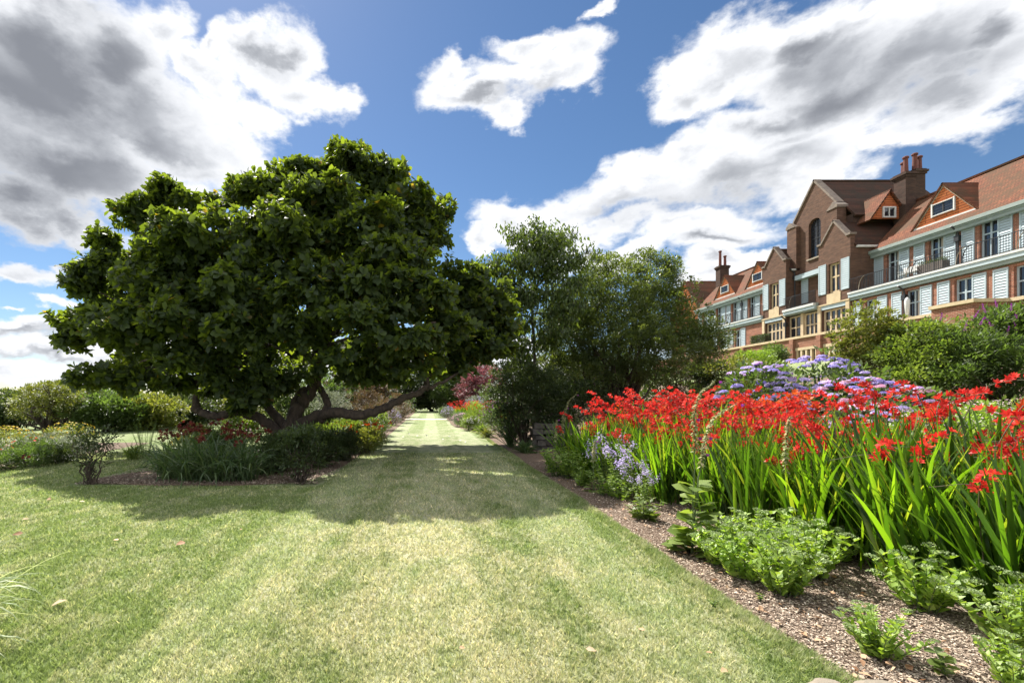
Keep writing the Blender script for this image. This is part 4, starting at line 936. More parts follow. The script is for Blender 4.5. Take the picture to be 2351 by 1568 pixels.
# ------------------------------------------------------------------ small plants: prototypes
PROTO = {}
def hide(o):   # prototypes are the first of their kind, moved into place when first used
    return o
def strap(n, L, w, spread, arch, seed, segs=6, zl=0.0, fold=.25, rb=.05, lean=0):
    """sword or strap leaves from one base: vertices and faces"""
    r = np.random.default_rng(seed); V = []; Fq = []; rn = []
    for i in range(n):
        a = r.uniform(0, 2 * PI); th = abs(r.normal(0, spread)); l = L * r.uniform(.65, 1.08); ww = w * r.uniform(.7, 1.2)
        p = np.array([r.normal(0, rb), r.normal(0, rb), zl]); side = np.array([-math.sin(a), math.cos(a), 0]); tw = r.uniform(-.9, .9)
        ar = arch * r.uniform(.3, 1.5); base = len(V)
        for s in range(segs + 1):
            t = s / segs; ang = th + ar * t * t; d = np.array([math.cos(a) * math.sin(ang), math.sin(a) * math.sin(ang), math.cos(ang)])
            if s: p = p + d * l / segs
            wd = ww * (.55 + .75 * t if t < .45 else (1 - ((t - .45) / .55) ** 2.2) * .89 + .02) * .5
            up_ = np.cross(d, side); sd = side * math.cos(tw) + up_ * math.sin(tw); nn = np.cross(sd, d)
            V += [p - sd * wd + nn * wd * fold, p, p + sd * wd + nn * wd * fold]
            if s:
                q = base + (s - 1) * 3
                Fq += [(q, q + 1, q + 4, q + 3), (q + 1, q + 2, q + 5, q + 4)]; k = i % 97 / 97.0; rn += [(k * 7.3) % 1] * 2
    return np.array(V), np.array(Fq), np.array(rn)
def flower_star(pos, axis, size, mat_, name, parent, petals=6, open_=.9, tpl=T_PET, width=1.0, rnd=None):
    pos = np.asarray(pos, float); a = nrm(np.asarray(axis, float)); n = len(pos)
    t1 = nrm(np.cross(a, rng.normal(size=(n, 3)))); t2 = np.cross(a, t1); ph = np.arange(petals) * 2 * PI / petals
    perp = np.cos(ph)[None, :, None] * t1[:, None] + np.sin(ph)[None, :, None] * t2[:, None]
    op = open_ * rng.uniform(.8, 1.15, (n, petals, 1)); d = np.cos(op) * a[:, None] + np.sin(op) * perp; up = np.sin(op) * a[:, None] - np.cos(op) * perp
    p = np.repeat(pos, petals, 0).reshape(n, petals, 3)
    sz = np.broadcast_to(np.asarray(size, float), (n,)); rr = np.repeat(rng.random(n), petals) if rnd is None else np.repeat(rnd, petals)
    rr = np.clip(rr * .7 + .3 * rng.random(n * petals), 0, 1)
    return leaves(name, p.reshape(-1, 3), d.reshape(-1, 3), up.reshape(-1, 3), np.repeat(sz, petals), mat_, parent, tpl, width, rr)

def crocosmia(seed, label, group, leafL=.95, nl=26, nst=5, small=False, fm='red', H_=1.25, fsz=.042):
    r = random.Random(seed)
    t = thing('crocosmia_plant', label, 'flowering plant', (0, 0, 0), group)
    V, Fq, rn = strap(int(nl * 1.25), leafL, .034, .20, .34, seed, 6, fold=.25, rb=.085)
    mesh_np('foliage', V, [Fq], M['sword'], t, rn)
    ms_ = MB(); 
    for i in range(nst):
        a = r.uniform(0, 6.28); th = abs(r.gauss(0, .2)) + .05; h_ = H_ * r.uniform(.72, 1.12)
        dx, dy = math.cos(a), math.sin(a)
        pts = [Vector((dx * .04, dy * .04, 0)), Vector((dx * .1 + dx * th * .3, dy * .1 + dy * th * .3, h_ * .5)), Vector((dx * (.15 + th * .8), dy * (.15 + th * .8), h_ * .88))]
        tip = pts[-1] + Vector((dx * .14, dy * .14, h_ * .09)); tip2 = tip + Vector((dx * .16, dy * .16, h_ * .015))
        path = curve_pts(pts + [tip, tip2], 3); ms_.tube(path, taper(len(path), .0045, .0018), 4)
        sub = [(curve_pts([pts[-1], tip, tip2], 6))]
        b2 = pts[-1] + Vector((r.gauss(0, .09), r.gauss(0, .09), .05)); sub.append(curve_pts([pts[-1] - Vector((0, 0, .05)), b2, b2 + Vector((r.gauss(0, .1), r.gauss(0, .1), .05))], 5))
        ms_.tube(sub[1], .002, 3)
        for sp_ in sub:
            P = []; A = []
            m_ = len(sp_)
            for j in range(0, 11 if sp_ is sub[0] else 5):
                q = sp_[min(m_ - 1, int(j / 13 * m_ * .999))]; s = -1 if j % 2 else 1
                ax = Vector((-dy * s, dx * s, 0)) * .8 + Vector((dx * .3, dy * .3, .75)) + Vector((r.gauss(0, .25), r.gauss(0, .25), r.gauss(0, .2)))
                P.append(q + ax.normalized() * .022 + Vector((r.gauss(0, .008),) * 3)); A.append(ax)
            flower_star(P, A, fsz * rng.uniform(.75, 1.2, len(P)), M[fm if r.random() > .06 else 'orange'], 'flower_spray', t, 6, .75, T_PET, 1.0)
    ms_.build('flower_stem', M['wiry'], t)
    return t
used = set()
def put(proto, loc, rz=None, sc=1.0, label=None, group=None):
    if proto.name not in used: used.add(proto.name); o = proto
    else: o = tree_copy(proto)
    o.location = loc; o.rotation_euler = (0, 0, R.uniform(0, 6.28) if rz is None else rz); o.scale = (sc, sc, sc)
    if label: o['label'] = label
    if group: o['group'] = group
    return o
CG = 'red crocosmias massed in the right border'
cro = [crocosmia(100 + i, 'red flowering crocosmia plant with upright sword leaves in the right border', CG, leafL=1.05 + .06 * (i % 3), nl=42, nst=4) for i in range(6)]
leafy = [crocosmia(200 + i, 'sword leaved crocosmia plant in the right border with few flowers', CG, leafL=1.15, nl=46, nst=1) for i in range(3)]
# leaning front rows then the mass behind
spots = []
def front_x(y): return np.interp(y, [2.9, 3.8, 4.6, 5.6, 6.6, 8, 9.5, 11], [3.85, 3.85, 3.75, 3.65, 3.45, 3.25, 3.05, 3.0])
y = 2.95
rr = random.Random(5)
while y < 10.0:
    x = float(front_x(y)) + .1; row = 0
    while x < float(front_x(y)) + 1.35 + 1.5 * float(smooth(5.0, 8.5, y)):
        spots.append((x + rr.uniform(-.12, .12), y + rr.uniform(-.14, .14), row)); x += .40; row += 1
    y += .36
for x, y, row in spots:
    pr = rr.choice(leafy) if (row == 0 and rr.random() < .8) or (y < 5.8 and rr.random() < .62) else rr.choice(cro)
    sc = rr.uniform(.93, 1.08) * (.93, 1.03, 1.05)[min(row, 2)] * (1.0 + .17 * float(1 - smooth(3.8, 6.0, y)) + .08 * float(smooth(5, 8, y)))
    o = put(pr, (x, y, G(x, y)), None, sc)
    o.rotation_euler = (rr.uniform(-.02, .14), rr.uniform(-.26, -.04), rr.uniform(-.7, .7)) if row <= 1 else (rr.uniform(-.05, .1), rr.uniform(-.15, .05), rr.uniform(-3.1, 3.1))
for pr in cro + leafy:
    pass

# stems with opposite leaves: a leafy plant generator
def leafy_plant(name, label, cat, n, H_, rad, leaf, mt, seed, pairs=9, lean=.35, tpl=T_MID, head=None, width=1.0, group=None, basal=0, basal_leaf=.18, lmin=.15, droop=.1, stem_m='stem', up=.35):
    r = random.Random(seed); t = thing(name, label, cat, (0, 0, 0), group); P = []; D = []; L_ = []; m = MB(); tips = []
    for i in range(n):
        a = r.uniform(0, 6.28); rr_ = rad * math.sqrt(r.random()); th = lean * rr_ / max(rad, .01) * r.uniform(.7, 1.3)
        b = Vector((math.cos(a) * rr_ * .45, math.sin(a) * rr_ * .45, 0)); h_ = H_ * r.uniform(.78, 1.08) * (1 - .22 * (rr_ / rad) ** 2)
        tip = b + Vector((math.cos(a) * math.sin(th) * h_ * 1.1 + math.cos(a) * rr_ * .3, math.sin(a) * math.sin(th) * h_ * 1.1 + math.sin(a) * rr_ * .3, h_ * math.cos(th)))
        mid = b.lerp(tip, .5) + Vector((0, 0, .0)) - Vector((math.cos(a), math.sin(a), 0)) * .02
        pts = curve_pts([b, mid, tip], 5); m.tube(pts, taper(len(pts), .006, .0025), 5); tips.append((tip, (tip - mid).normalized()))
        for k in range(pairs):
            f = lmin + (1 - lmin) * (k + .5) / pairs; q = pts[min(len(pts) - 1, int(f * (len(pts) - 1)))].lerp(pts[min(len(pts) - 1, int(f * (len(pts) - 1)) + 1)], (f * (len(pts) - 1)) % 1)
            a2 = k * 1.35 + i
            for s in (0, PI, PI * .55):
                dv = Vector((math.cos(a2 + s), math.sin(a2 + s), up + r.gauss(0, .2))); P.append(q); D.append(dv); L_.append(leaf * r.uniform(.7, 1.15) * (1 - .35 * f))
    for i in range(basal):
        a = r.uniform(0, 6.28); P.append(Vector((math.cos(a) * .03, math.sin(a) * .03, .02 + r.random() * .05))); D.append(Vector((math.cos(a), math.sin(a), r.uniform(.1, .9)))); L_.append(basal_leaf * r.uniform(.7, 1.15))
    k = len(P); leaves('foliage', P, D, rng.normal(size=(k, 3)) * .35 + [0, 0, 1], np.array(L_), M[mt], t, tpl, width)
    m.build('stem', M[stem_m], t)
    if head == 'sedum':
        for tp_, d in tips:
            if r.random() < .72:
                n_ = 60; an = rng.uniform(0, 6.28, n_); ra = .05 * np.sqrt(rng.random(n_)) * r.uniform(.75, 1.3); z = .016 - 9 * ra ** 2
                pts = np.stack([tp_.x + ra * np.cos(an), tp_.y + ra * np.sin(an), tp_.z + z + .012], 1)
                leaves('flower_head', pts, sph(n_) * .8 + [0, 0, .9], sph(n_), .016, M['sedum_head'], t, T_SML, 1.5)
    elif head in ('lilac', 'mauve', 'pink', 'pale_pink', 'yellow', 'orange', 'dull_red', 'white_petal', 'magenta', 'violet', 'red'):
        for tp_, d in tips:
            n_ = 26; q = np.array(tp_)[None] + rng.normal(size=(n_, 3)) * np.array([.035, .035, .045]); flower_star(q, q - np.array(tp_) + [0, 0, .05], .017, M[head], 'flower_head', t, 5, 1.1, T_PET, 1.8)
    return t
SG = 'sedums along the front of the right border'
def sedum(seed, n, H_, rad): return leafy_plant('sedum_plant', '', 'sedum', n, H_, rad, .115, 'sedum_leaf', seed, 8, .5, T_MID, 'sedum', 1.25, SG, 12, .12, .1, up=.95)
sd = [sedum(31, 24, .56, .20), sedum(32, 22, .52, .19), sedum(33, 27, .60, .21)]
SL = [((1650, 1300), 0, .85, 'light green sedum clump nearest the tall foxglove'), ((1712, 1335), 2, .85, 'second sedum clump to the right of the tall foxglove'), ((1800, 1368), 1, 1.0, 'front sedum clump with dark basal leaves touching the bark mulch'),
      ((1760, 1290), 2, .9, 'sedum clump behind, against the sword leaves'), ((1690, 1270), 1, .9, 'sedum clump at the back left touching the sword leaves'), ((1830, 1285), 0, .95, 'sedum clump in the back middle below the thin dried spike'), ((1868, 1330), 0, 1.0, 'sedum clump at the right end of the long sedum group'), ((1915, 1290), 1, .8, 'small sedum clump tucked under the crocosmia leaves'),
      ((2122, 1405), 0, 1.0, 'upright sedum standing alone on the mulch in front of the sword leaves'), ((2015, 1515), 1, .72, 'low broad leaved sedum close to the lawn corner'), ((2345, 1500), 2, .95, 'sedum cut by the right picture edge'), ((2330, 1590), 0, .62, 'low sedum at the bottom right picture corner')]
for (u, v), k, sc, lb in SL:
    q = gnd(u, v); q.z = G(q.x, q.y); put(sd[k], q, None, sc * (.80 if u > 1990 else .86), lb)
# foxgloves with seed spikes
def foxglove(label, u, vb, tops, Hs=None, flowers=2, leaf=.2, nb=16, Y=None):
    q = gnd(u, vb) if Y is None else Vector(((u - VU) * Y / F, Y, 0)); q.z = G(q.x, q.y)
    t = thing('foxglove_plant', label, 'foxglove', q); r = random.Random(int(u)); mm = MB()
    for (tu, tv, bend) in tops:
        top = at(tu, tv, q.y) - q; mid = Vector((top.x * .15, r.uniform(-.03, .03), top.z * .55))
        pts = curve_pts([Vector((r.gauss(0, .02), r.gauss(0, .02), 0)), mid, Vector((top.x * .6, 0, top.z * .87)), top + Vector((bend, 0, 0))], 9, .004)
        mm.tube(pts, taper(len(pts), .008, .003), 6); m_ = len(pts)
        P = []; D = []
        for j in range(170):
            f = .36 + .62 * j / 170; qq = pts[min(m_ - 1, int(f * (m_ - 1)))].lerp(pts[min(m_ - 1, int(f * (m_ - 1)) + 1)], (f * (m_ - 1)) % 1); a = j * 2.4
            P.append(qq); D.append(Vector((math.cos(a), math.sin(a), -.35 + r.gauss(0, .25))))
        sz = np.linspace(.05, .02, 170) * rng.uniform(.7, 1.25, 170); leaves('seed_spike', P, D, sph(170) * .5 + [0, 0, 1], sz, M['seed'], t, T_MID, 1.6)
        for j in range(flowers):
            qq = pts[int(m_ * (.36 + .1 * j))] if j else pts[-1]; flower_star([qq + Vector((.02, -.02, -.01))], [(.6, -.3, -.7)], .035, M['magenta'], 'flower', t, 5, .35, T_PET, 2.2)
    mm.build('stem', M['stem'], t)
    P = []; D = []; L_ = []
    for j in range(nb):
        a = r.uniform(0, 6.28); z = r.random() ** 1.6 * min(.75, .45 * top.z); P.append((math.cos(a) * .02, math.sin(a) * .02, z + .02)); D.append((math.cos(a), math.sin(a), r.uniform(-.1, .6))); L_.append(leaf * r.uniform(.7, 1.2) * (1 - .5 * z))
    leaves('foliage', P, D, rng.normal(size=(nb, 3)) * .25 + [0, 0, 1], L_, M['light_leaf'], t, T_BIG, 1.15)
    if nb > 20: leaves('dead_leaf', rng.normal(size=(14, 3)) * [.09, .09, 0] + [0, 0, .04], sph(14) * [1, 1, .4], sph(14) + [0, 0, .6], .09, M['dry_leaf'], t, T_BIG, 1.2)
    return t
foxglove('tall twin foxglove seed spikes bending right in front of the red flowers', 1597, 1275, [(1600, 872, .18), (1655, 925, .16)], flowers=3, leaf=.24, nb=95)
foxglove('thin single dried foxglove spike rising from the sedum group', 1800, 1262, [(1812, 955, .02)], flowers=0, nb=5, leaf=.1)
foxglove('brown dried foxglove spike nearest the dry stone wall', 1274, 1085, [(1279, 962, 0)], flowers=1, nb=6, leaf=.12)
foxglove('greenish foxglove spikes leaning over at the near end of the stone wall', 1290, 1078, [(1296, 935, .04), (1312, 905, .1)], flowers=1, nb=8, leaf=.13)
foxglove('short pinkish foxglove at the corner of the shaded lawn', 1254, 1082, [(1254, 1035, 0)], flowers=3, nb=8, leaf=.1)
foxglove('slim foxglove spike among the lilac phlox', 1362, 1130, [(1366, 1010, 0)], flowers=1, nb=12, leaf=.17)
# phlox and leafy perennials of the front
PG = 'lilac phlox plants in the right border'
def phl(seed, lb): return leafy_plant('phlox_plant', lb, 'phlox', 13, .82, .22, .095, 'lime_leaf', seed, 11, .25, T_MID, 'lilac', .8, PG)
for i, (u, v, sc, lb) in enumerate([(1400, 1122, 1.05, 'lilac phlox farthest along, below the red flowers'), (1432, 1135, 1.0, 'tallest lilac phlox in the middle of its group'), (1452, 1150, .8, 'lower lilac phlox beside the sword leaves'), (1478, 1165, .62, 'short near phlox with a few lilac heads')]):
    q = gnd(u, v); q.z = G(q.x, q.y); o = phl(41 + i, lb); o.location = q; o.scale = (sc,) * 3
LG = 'leafy light green plants on the edge of the right border'
for i, (u, v, n, h_, rd, lf, mt, lb) in enumerate([(1282, 1095, 22, .62, .32, .12, 'lime_leaf', 'bright green leafy clump at the far corner of the border'), (1312, 1100, 18, .6, .25, .12, 'lime_leaf', 'leafy clump behind the bright corner clump'),
        (1335, 1118, 14, .34, .2, .10, 'lime_leaf', 'low leafy tuft spilling onto the mulch'), (1392, 1140, 12, .45, .2, .1, 'lime_leaf', 'rounded leafy tuft under the lilac phlox'), (1425, 1150, 12, .35, .18, .08, 'lime_leaf', 'fine leaved tuft in front of the tallest phlox'),
        (1345, 1085, 22, .75, .3, .10, 'sedum_leaf', 'fresh green leafy clump between corner clump and phlox')]):
    q = gnd(u, v); q.z = G(q.x, q.y); o = leafy_plant('leafy_perennial', lb, 'perennial plant', n, h_, rd, lf, mt, 60 + i, 9, .4, group=LG, basal=10, basal_leaf=.13); o.location = q
q = gnd(1478, 1195); q.z = G(q.x, q.y); o = leafy_plant('broad_leaved_plant', 'low rosette of broad pointed leaves on the bare mulch beside the twin foxglove', 'perennial plant', 7, .34, .15, .12, 'light_leaf', 77, 6, .5, basal=26, basal_leaf=.21); o.location = q
q = gnd(2168, 1560); q.z = G(q.x, q.y); o = leafy_plant('seedling', 'small pale lobed leaf seedling on a thin red stem at the bottom edge', 'seedling', 2, .16, .05, .07, 'light_leaf', 79, 4, .3, T_BIG, width=1.5); o.location = q
for i, (u, v) in enumerate([(1745, 1178 + 0), (1640, 1400), (1980, 1470 - 60), (2050, 1310), (2085, 1420)]):
    q = gnd(u, v if v > 1200 else 1385); q.z = G(q.x, q.y) + .02; o = leafy_plant('weed_seedling', 'tiny green weed sprouting from the bark mulch', 'seedling', 3, .06, .03, .035, 'lime_leaf', 90 + i, 3, .5, group='weed seedlings on the mulch'); o.location = q
# edging stones at the bottom
for i, (u, v, s, lb) in enumerate([(2030, 1600, .15, 'large flat buff stone at the bottom edge of the lawn corner'), (1900, 1592, .10, 'small flat stone left of the large buff stone')]):
    q = gnd(u, v); st = thing('edging_stone', lb, 'stone', (q.x, q.y, .0)); r = random.Random(i); k = 11
    pr_ = [(math.cos(t) * s * r.uniform(.8, 1.15), math.sin(t) * s * .6 * r.uniform(.8, 1.15)) for t in np.linspace(0, 2 * PI, k, endpoint=False)]
    m = MB(); vs = [(x, y, 0) for x, y in pr_] + [(x * .93, y * .93, .045) for x, y in pr_] + [(x * .6, y * .6, .06) for x, y in pr_]
    fs = [(a, (a + 1) % k, k + (a + 1) % k, k + a) for a in range(k)] + [(k + a, k + (a + 1) % k, 2 * k + (a + 1) % k, 2 * k + a) for a in range(k)] + [tuple(2 * k + a for a in range(k))]
    m.add(vs, fs).build('stone', plain('buff_stone', (.25, .21, .16), .9, (.15, .13, .10), 12, bump=.5), st)
# ------------------------------------------------------------------ hydrangeas behind the crocosmias
def hydrangea(lb, u, v, Y, rx, rz_h, seed, cols, nh=90):
    c = at(u, v, Y); t = thing('hydrangea_bush', lb, 'hydrangea', (c.x, c.y, G(c.x, c.y)), 'hydrangeas behind the red flowers'); zt = c.z - t.location.z
    foliage('crown', [(0, 0, zt * .55, rx, rx * .8, zt * .5)], 130, .2, 14, .15, M['mid_leaf'], t, T_MID, .6)
    limbs('stem', (0, 0, 0), [(rx * .6 * math.cos(a), rx * .6 * math.sin(a), zt * .6) for a in np.linspace(0, 6, 9)], .015, t)
    r = random.Random(seed)
    for i in range(nh):
        a = r.uniform(0, 2 * PI); ce = r.uniform(.05, 1); se = math.sqrt(1 - ce * ce)
        d = np.array([math.cos(a) * se, math.sin(a) * se - .25, ce]); d /= np.linalg.norm(d); p0 = np.array([d[0] * rx * 1.03, d[1] * rx * .85, zt * .55 + d[2] * zt * .53])
        n_ = 62; s = sph(n_) ; s[:, 2] = abs(s[:, 2]) * .5; rad = r.uniform(.055, .095); q = p0 + s * rad * np.array([1.1, 1.1, .95])
        flower_star(q, s + d * .6, .023, M[r.choice(cols)], 'flower_head', t, 4, 1.25, T_PET, 2.6)
    return t
hydrangea('tall violet blue hydrangea nearest the brick wall', 1870, 835, 10.5, 1.15, 1, 1, ['violet', 'violet', 'violet', 'lilac'])
hydrangea('mauve hydrangea at the left end of its group', 1745, 850, 10.2, .85, 1, 2, ['mauve', 'lilac', 'violet'], 60)
hydrangea('violet and pink hydrangea in the middle front', 1960, 880, 9.2, .95, 1, 3, ['violet', 'lilac', 'pink', 'mauve'])
hydrangea('pale mauve hydrangea low behind the thin red sprays', 2010, 940, 8.0, .8, 1, 4, ['mauve', 'lilac', 'pale_pink'], 70)
hydrangea('pink and lilac hydrangea at the right end of its group', 2090, 900, 9.0, .65, 1, 5, ['mauve', 'pink', 'lilac'], 30)
# pale green fill and pink gauras
for i, (u, v, Y, rx, mt, fl, lb) in enumerate([(2130, 950, 7.4, .75, 'lime_leaf', 'pale_pink', 'pale green bushy plant with tiny pink flowers behind the thin red sprays'), (2230, 935, 7.6, .8, 'lime_leaf', 'pale_pink', 'pale green bushy plant with pink haze in front of the buddleia'),
        (2330, 930, 7.6, .8, 'light_leaf', 'pale_pink', 'light green bushy plant at the right picture edge below the buddleia'), (2040, 985, 6.9, .6, 'lime_leaf', 'white_petal', 'lime green mound below the lowest hydrangea')]):
    c = at(u, v, Y); g0 = G(c.x, c.y); h_ = c.z - g0
    t = bush('fine_leaved_plant', lb, 'perennial plant', (c.x, c.y, g0), [(0, 0, h_ * .5, rx, rx * .8, h_ * .55)], 240, .14, 20, .07, M[mt], 10, .012, shell=.4, lift=.6)
    n_ = 320; a = sph(n_); a[:, 2] = abs(a[:, 2]); flower_star(a * [rx * 1.02, rx * .85, h_ * .6] + [0, 0, h_ * .5], a, .02, M[fl], 'blossom', t, 4, 1.0, T_PET, 2)
# buddleia and the yellow-green shrub
def spikes(t, pts, mt, L=.25, lean=.5, rad=.022):
    for p0 in pts:
        p0 = Vector(p0); a = R.uniform(0, 6.28); d = Vector((math.cos(a) * lean, math.sin(a) * lean, 1)).normalized(); l = L * R.uniform(.7, 1.2); n_ = 60
        f = rng.random(n_); q = np.array(p0) + np.outer(f * l, np.array(d)) + sph(n_) * (rad * (1 - f * .8))[:, None]; leaves('flower_spike', q, sph(n_) + np.array(d), sph(n_), .02, M[mt], t, T_SML, 1.4)
c = at(2290, 860, 11.0); bl = bush('buddleia_shrub', 'large dark green buddleia with purple flower spikes at the right picture edge', 'shrub', (c.x, c.y, G(c.x, c.y)), [rel(2290, 770, 11, 80, 56, Vector((c.x, c.y, G(c.x, c.y)))), rel(2370, 760, 11, 80, 65, Vector((c.x, c.y, G(c.x, c.y)))), rel(2230, 820, 10.6, 70, 55, Vector((c.x, c.y, G(c.x, c.y)))), rel(2330, 850, 10.4, 100, 60, Vector((c.x, c.y, G(c.x, c.y)))), rel(2200, 870, 10.4, 60, 40, Vector((c.x, c.y, G(c.x, c.y))))], 620, .24, 30, .13, M['mid_leaf'], 26, .03, T_MID, shell=.25, width=.7)
o_ = bl.location; spikes(bl, [at(u, v, 10.5) - o_ for u, v in ((2160, 735), (2215, 760), (2232, 735), (2250, 745), (2262, 720), (2280, 750), (2320, 715), (2335, 730), (2290, 705), (2345, 800), (2300, 820), (2250, 800), (2335, 760), (2340, 845), (2225, 850), (2310, 770))], 'magenta')
c = at(2050, 850, 12.2); g0 = Vector((c.x, c.y, G(c.x, c.y)))
bush('yellow_green_shrub', 'tall yellow green shrub with upright wispy shoots in front of the brick terrace', 'shrub', g0, [rel(1975, 820, 12.2, 50, 50, g0), rel(1965, 740, 12.2, 12, 48, g0), rel(2000, 745, 12.2, 16, 42, g0), rel(2030, 800, 12.2, 52, 50, g0), rel(1935, 775, 12.2, 12, 52, g0), rel(2030, 745, 12.2, 14, 34, g0), rel(2055, 760, 12, 26, 30, g0)], 420, .14, 26, .085, M['yellow_leaf'], 26, .025, shell=.2, lift=.5)
c = at(2140, 860, 11.4); g1 = Vector((c.x, c.y, G(c.x, c.y)))
bush('rose_bush', 'arching mid green rose bush between the yellow green shrub and the buddleia', 'shrub', g1, [rel(2130, 770, 11.4, 62, 40, g1), rel(2100, 820, 11.2, 80, 50, g1), rel(2180, 800, 11.4, 50, 50, g1), rel(2110, 870, 10.8, 80, 40, g1)], 520, .2, 28, .085, M['light_leaf'], 24, .025, shell=.2, lift=.3)
# shrubs between the round tree and the terrace
for i, (u, v, Y, ru, rv, mt, lb) in enumerate([(1680, 848, 17, 70, 26, 'yellow_leaf', 'soft light green shrub right of the round tree'), (1735, 830, 18.5, 50, 22, 'lime_leaf', 'light green shrub under the stone arch'), (1778, 815, 22, 26, 20, 'mid_leaf', 'ferny dark green shrub in front of the stone arch'), (1620, 850, 17.5, 50, 22, 'dark_leaf', 'dark shrub at the foot of the round tree'), (1580, 852, 19, 60, 25, 'russet_leaf', 'russet shrub behind the round tree stems'), (1500, 862, 19, 60, 22, 'mid_leaf', 'green shrub behind the round tree stems')]):
    c = at(u, v, Y); g_ = Vector((c.x, c.y, G(c.x, c.y))); E = [rel(u, v, Y, ru, rv, g_)]; h_ = max(.4, E[0][2]); E.append((0, 0, h_ * .45, ru * Y / F * .9, ru * Y / F * .7, h_ * .55))
    bush('garden_shrub', lb, 'shrub', g_, E, 260, .25, 26, .10, M[mt], 9, .02, shell=.3, lift=.5)
# ================================================================== island bed left of the path
DG = 'maroon daylilies in the island bed'
def daylily(seed, lb, fm='dull_red', grp=DG, n=130, L=.95, H_=.85, nst=6, col='sword_dark'):
    t = thing('daylily_plant', lb, 'daylily', (0, 0, 0), grp); r = random.Random(seed)
    V, Fq, rn = strap(n, L, .026, .55, 1.7, seed, 8, fold=.3, rb=.11); mesh_np('foliage', V, [Fq], M[col], t, rn)
    m = MB()
    for i in range(nst):
        a = r.uniform(0, 6.28); tip = Vector((math.cos(a) * r.uniform(.05, .45), math.sin(a) * r.uniform(.05, .45), H_ * r.uniform(.8, 1.1))); b = Vector((tip.x * .2, tip.y * .2, 0))
        m.tube(curve_pts([b, b.lerp(tip, .6) + Vector((0, 0, .05)), tip], 4), .004, 4)
        k = r.randint(3, 6); P = [tip + Vector((r.gauss(0, .05), r.gauss(0, .05), r.gauss(0, .035))) for _ in range(k)]
        flower_star(P, [Vector((r.gauss(0, .7), r.gauss(0, .7), .6)) for _ in P], .06, M[fm], 'flower', t, 6, .75, T_PET, 1.0)
    m.build('flower_stem', M['stem'], t); return t
for i, (u, v, sc, lb) in enumerate([(392, 1100, 1.0, 'maroon daylily at the left end of the clump'), (440, 1104, 1.05, 'maroon daylily second from the left end of the clump'), (500, 1106, 1.05, 'maroon daylily in the middle front of the clump'), (558, 1104, 1.0, 'maroon daylily right of the clump middle'), (600, 1090, .95, 'maroon daylily touching the dark shrub'), (425, 1082, 1.1, 'maroon daylily at the back left of the clump'), (480, 1080, 1.12, 'maroon daylily at the back middle of the clump'), (545, 1078, 1.1, 'maroon daylily at the back right of the clump')]):
    q = gnd(u, v); o = daylily(300 + i, lb); o.location = q; o.scale = (sc,) * 3
def at_g(u, v): q = gnd(u, v); q.z = G(q.x, q.y); return q
q = at_g(208, 1112); bush('rose_bush', 'vase shaped rose bush on bare stems at the left tip of the island bed', 'shrub', q, [(0, 0, .72, .42, .4, .24), (-.22, 0, .85, .2, .2, .16), (.2, 0, .8, .28, .25, .2), (.05, 0, .45, .22, .2, .15)], 90, .1, 16, .062, M['dark_leaf'], 16, .014, T_MID, shell=.15, spread=.12, fork=1.5)
q = at_g(690, 1108); bush('rose_bush', 'dark leafy rose bush at the front right corner of the island bed', 'shrub', q, [(0, 0, .5, .38, .35, .35), (.1, 0, .85, .25, .25, .2), (-.15, .1, .75, .25, .25, .25)], 150, .13, 22, .07, M['dark_leaf'], 18, .014, T_MID, shell=.15, fork=1.5)
for i, (u, v, r_, h_, mt, lb) in enumerate([(640, 1085, .45, .8, 'dark_leaf', 'dark shrub between the daylilies and the corner rose'), (745, 1075, .42, .75, 'dark_leaf', 'dark rounded shrub on the path side of the corner rose'), (790, 1058, .42, .7, 'dark_leaf', 'russet tinged dark shrub along the lawn edge'), (700, 1060, .55, .85, 'mid_leaf', 'green shrub below the trunk fork')]):
    q = at_g(u, v); bush('island_shrub', lb, 'shrub', q, [(0, 0, h_ * .55, r_, r_ * .9, h_ * .5), (.1, 0, h_ * .8, r_ * .6, r_ * .6, h_ * .25)], 190, .13, 26, .06, M[mt], 12, .012, shell=.2, lift=.4)
q = at_g(845, 1040); bush('spirea_shrub', 'yellow green and brown tinted bushy plant at the lawn edge by the shadow end', 'shrub', q, [(0, 0, .36, .5, .5, .32), (-.5, .4, .4, .45, .45, .32)], 200, .14, 26, .06, M['yellow_leaf'], 12, .01, shell=.2, lift=.5)
q = at_g(800, 1035); bush('leafy_perennial', 'bright green leafy mound under the orange flowers', 'perennial plant', q, [(0, 0, .5, .8, .7, .4)], 260, .14, 22, .075, M['light_leaf'], 10, .01, shell=.25, lift=.4)
for i, (u, v) in enumerate([(790, 1028), (822, 1024), (853, 1020), (775, 1016), (838, 1012), (810, 1010), (868, 1010)]):
    q = at_g(u, v + 14); o = daylily(340 + i, 'orange red daylily flowering beyond the low right limb of the big tree', 'orange', 'orange daylilies behind the big tree', 60, .6, .72, 5, 'light_leaf'); o.location = q
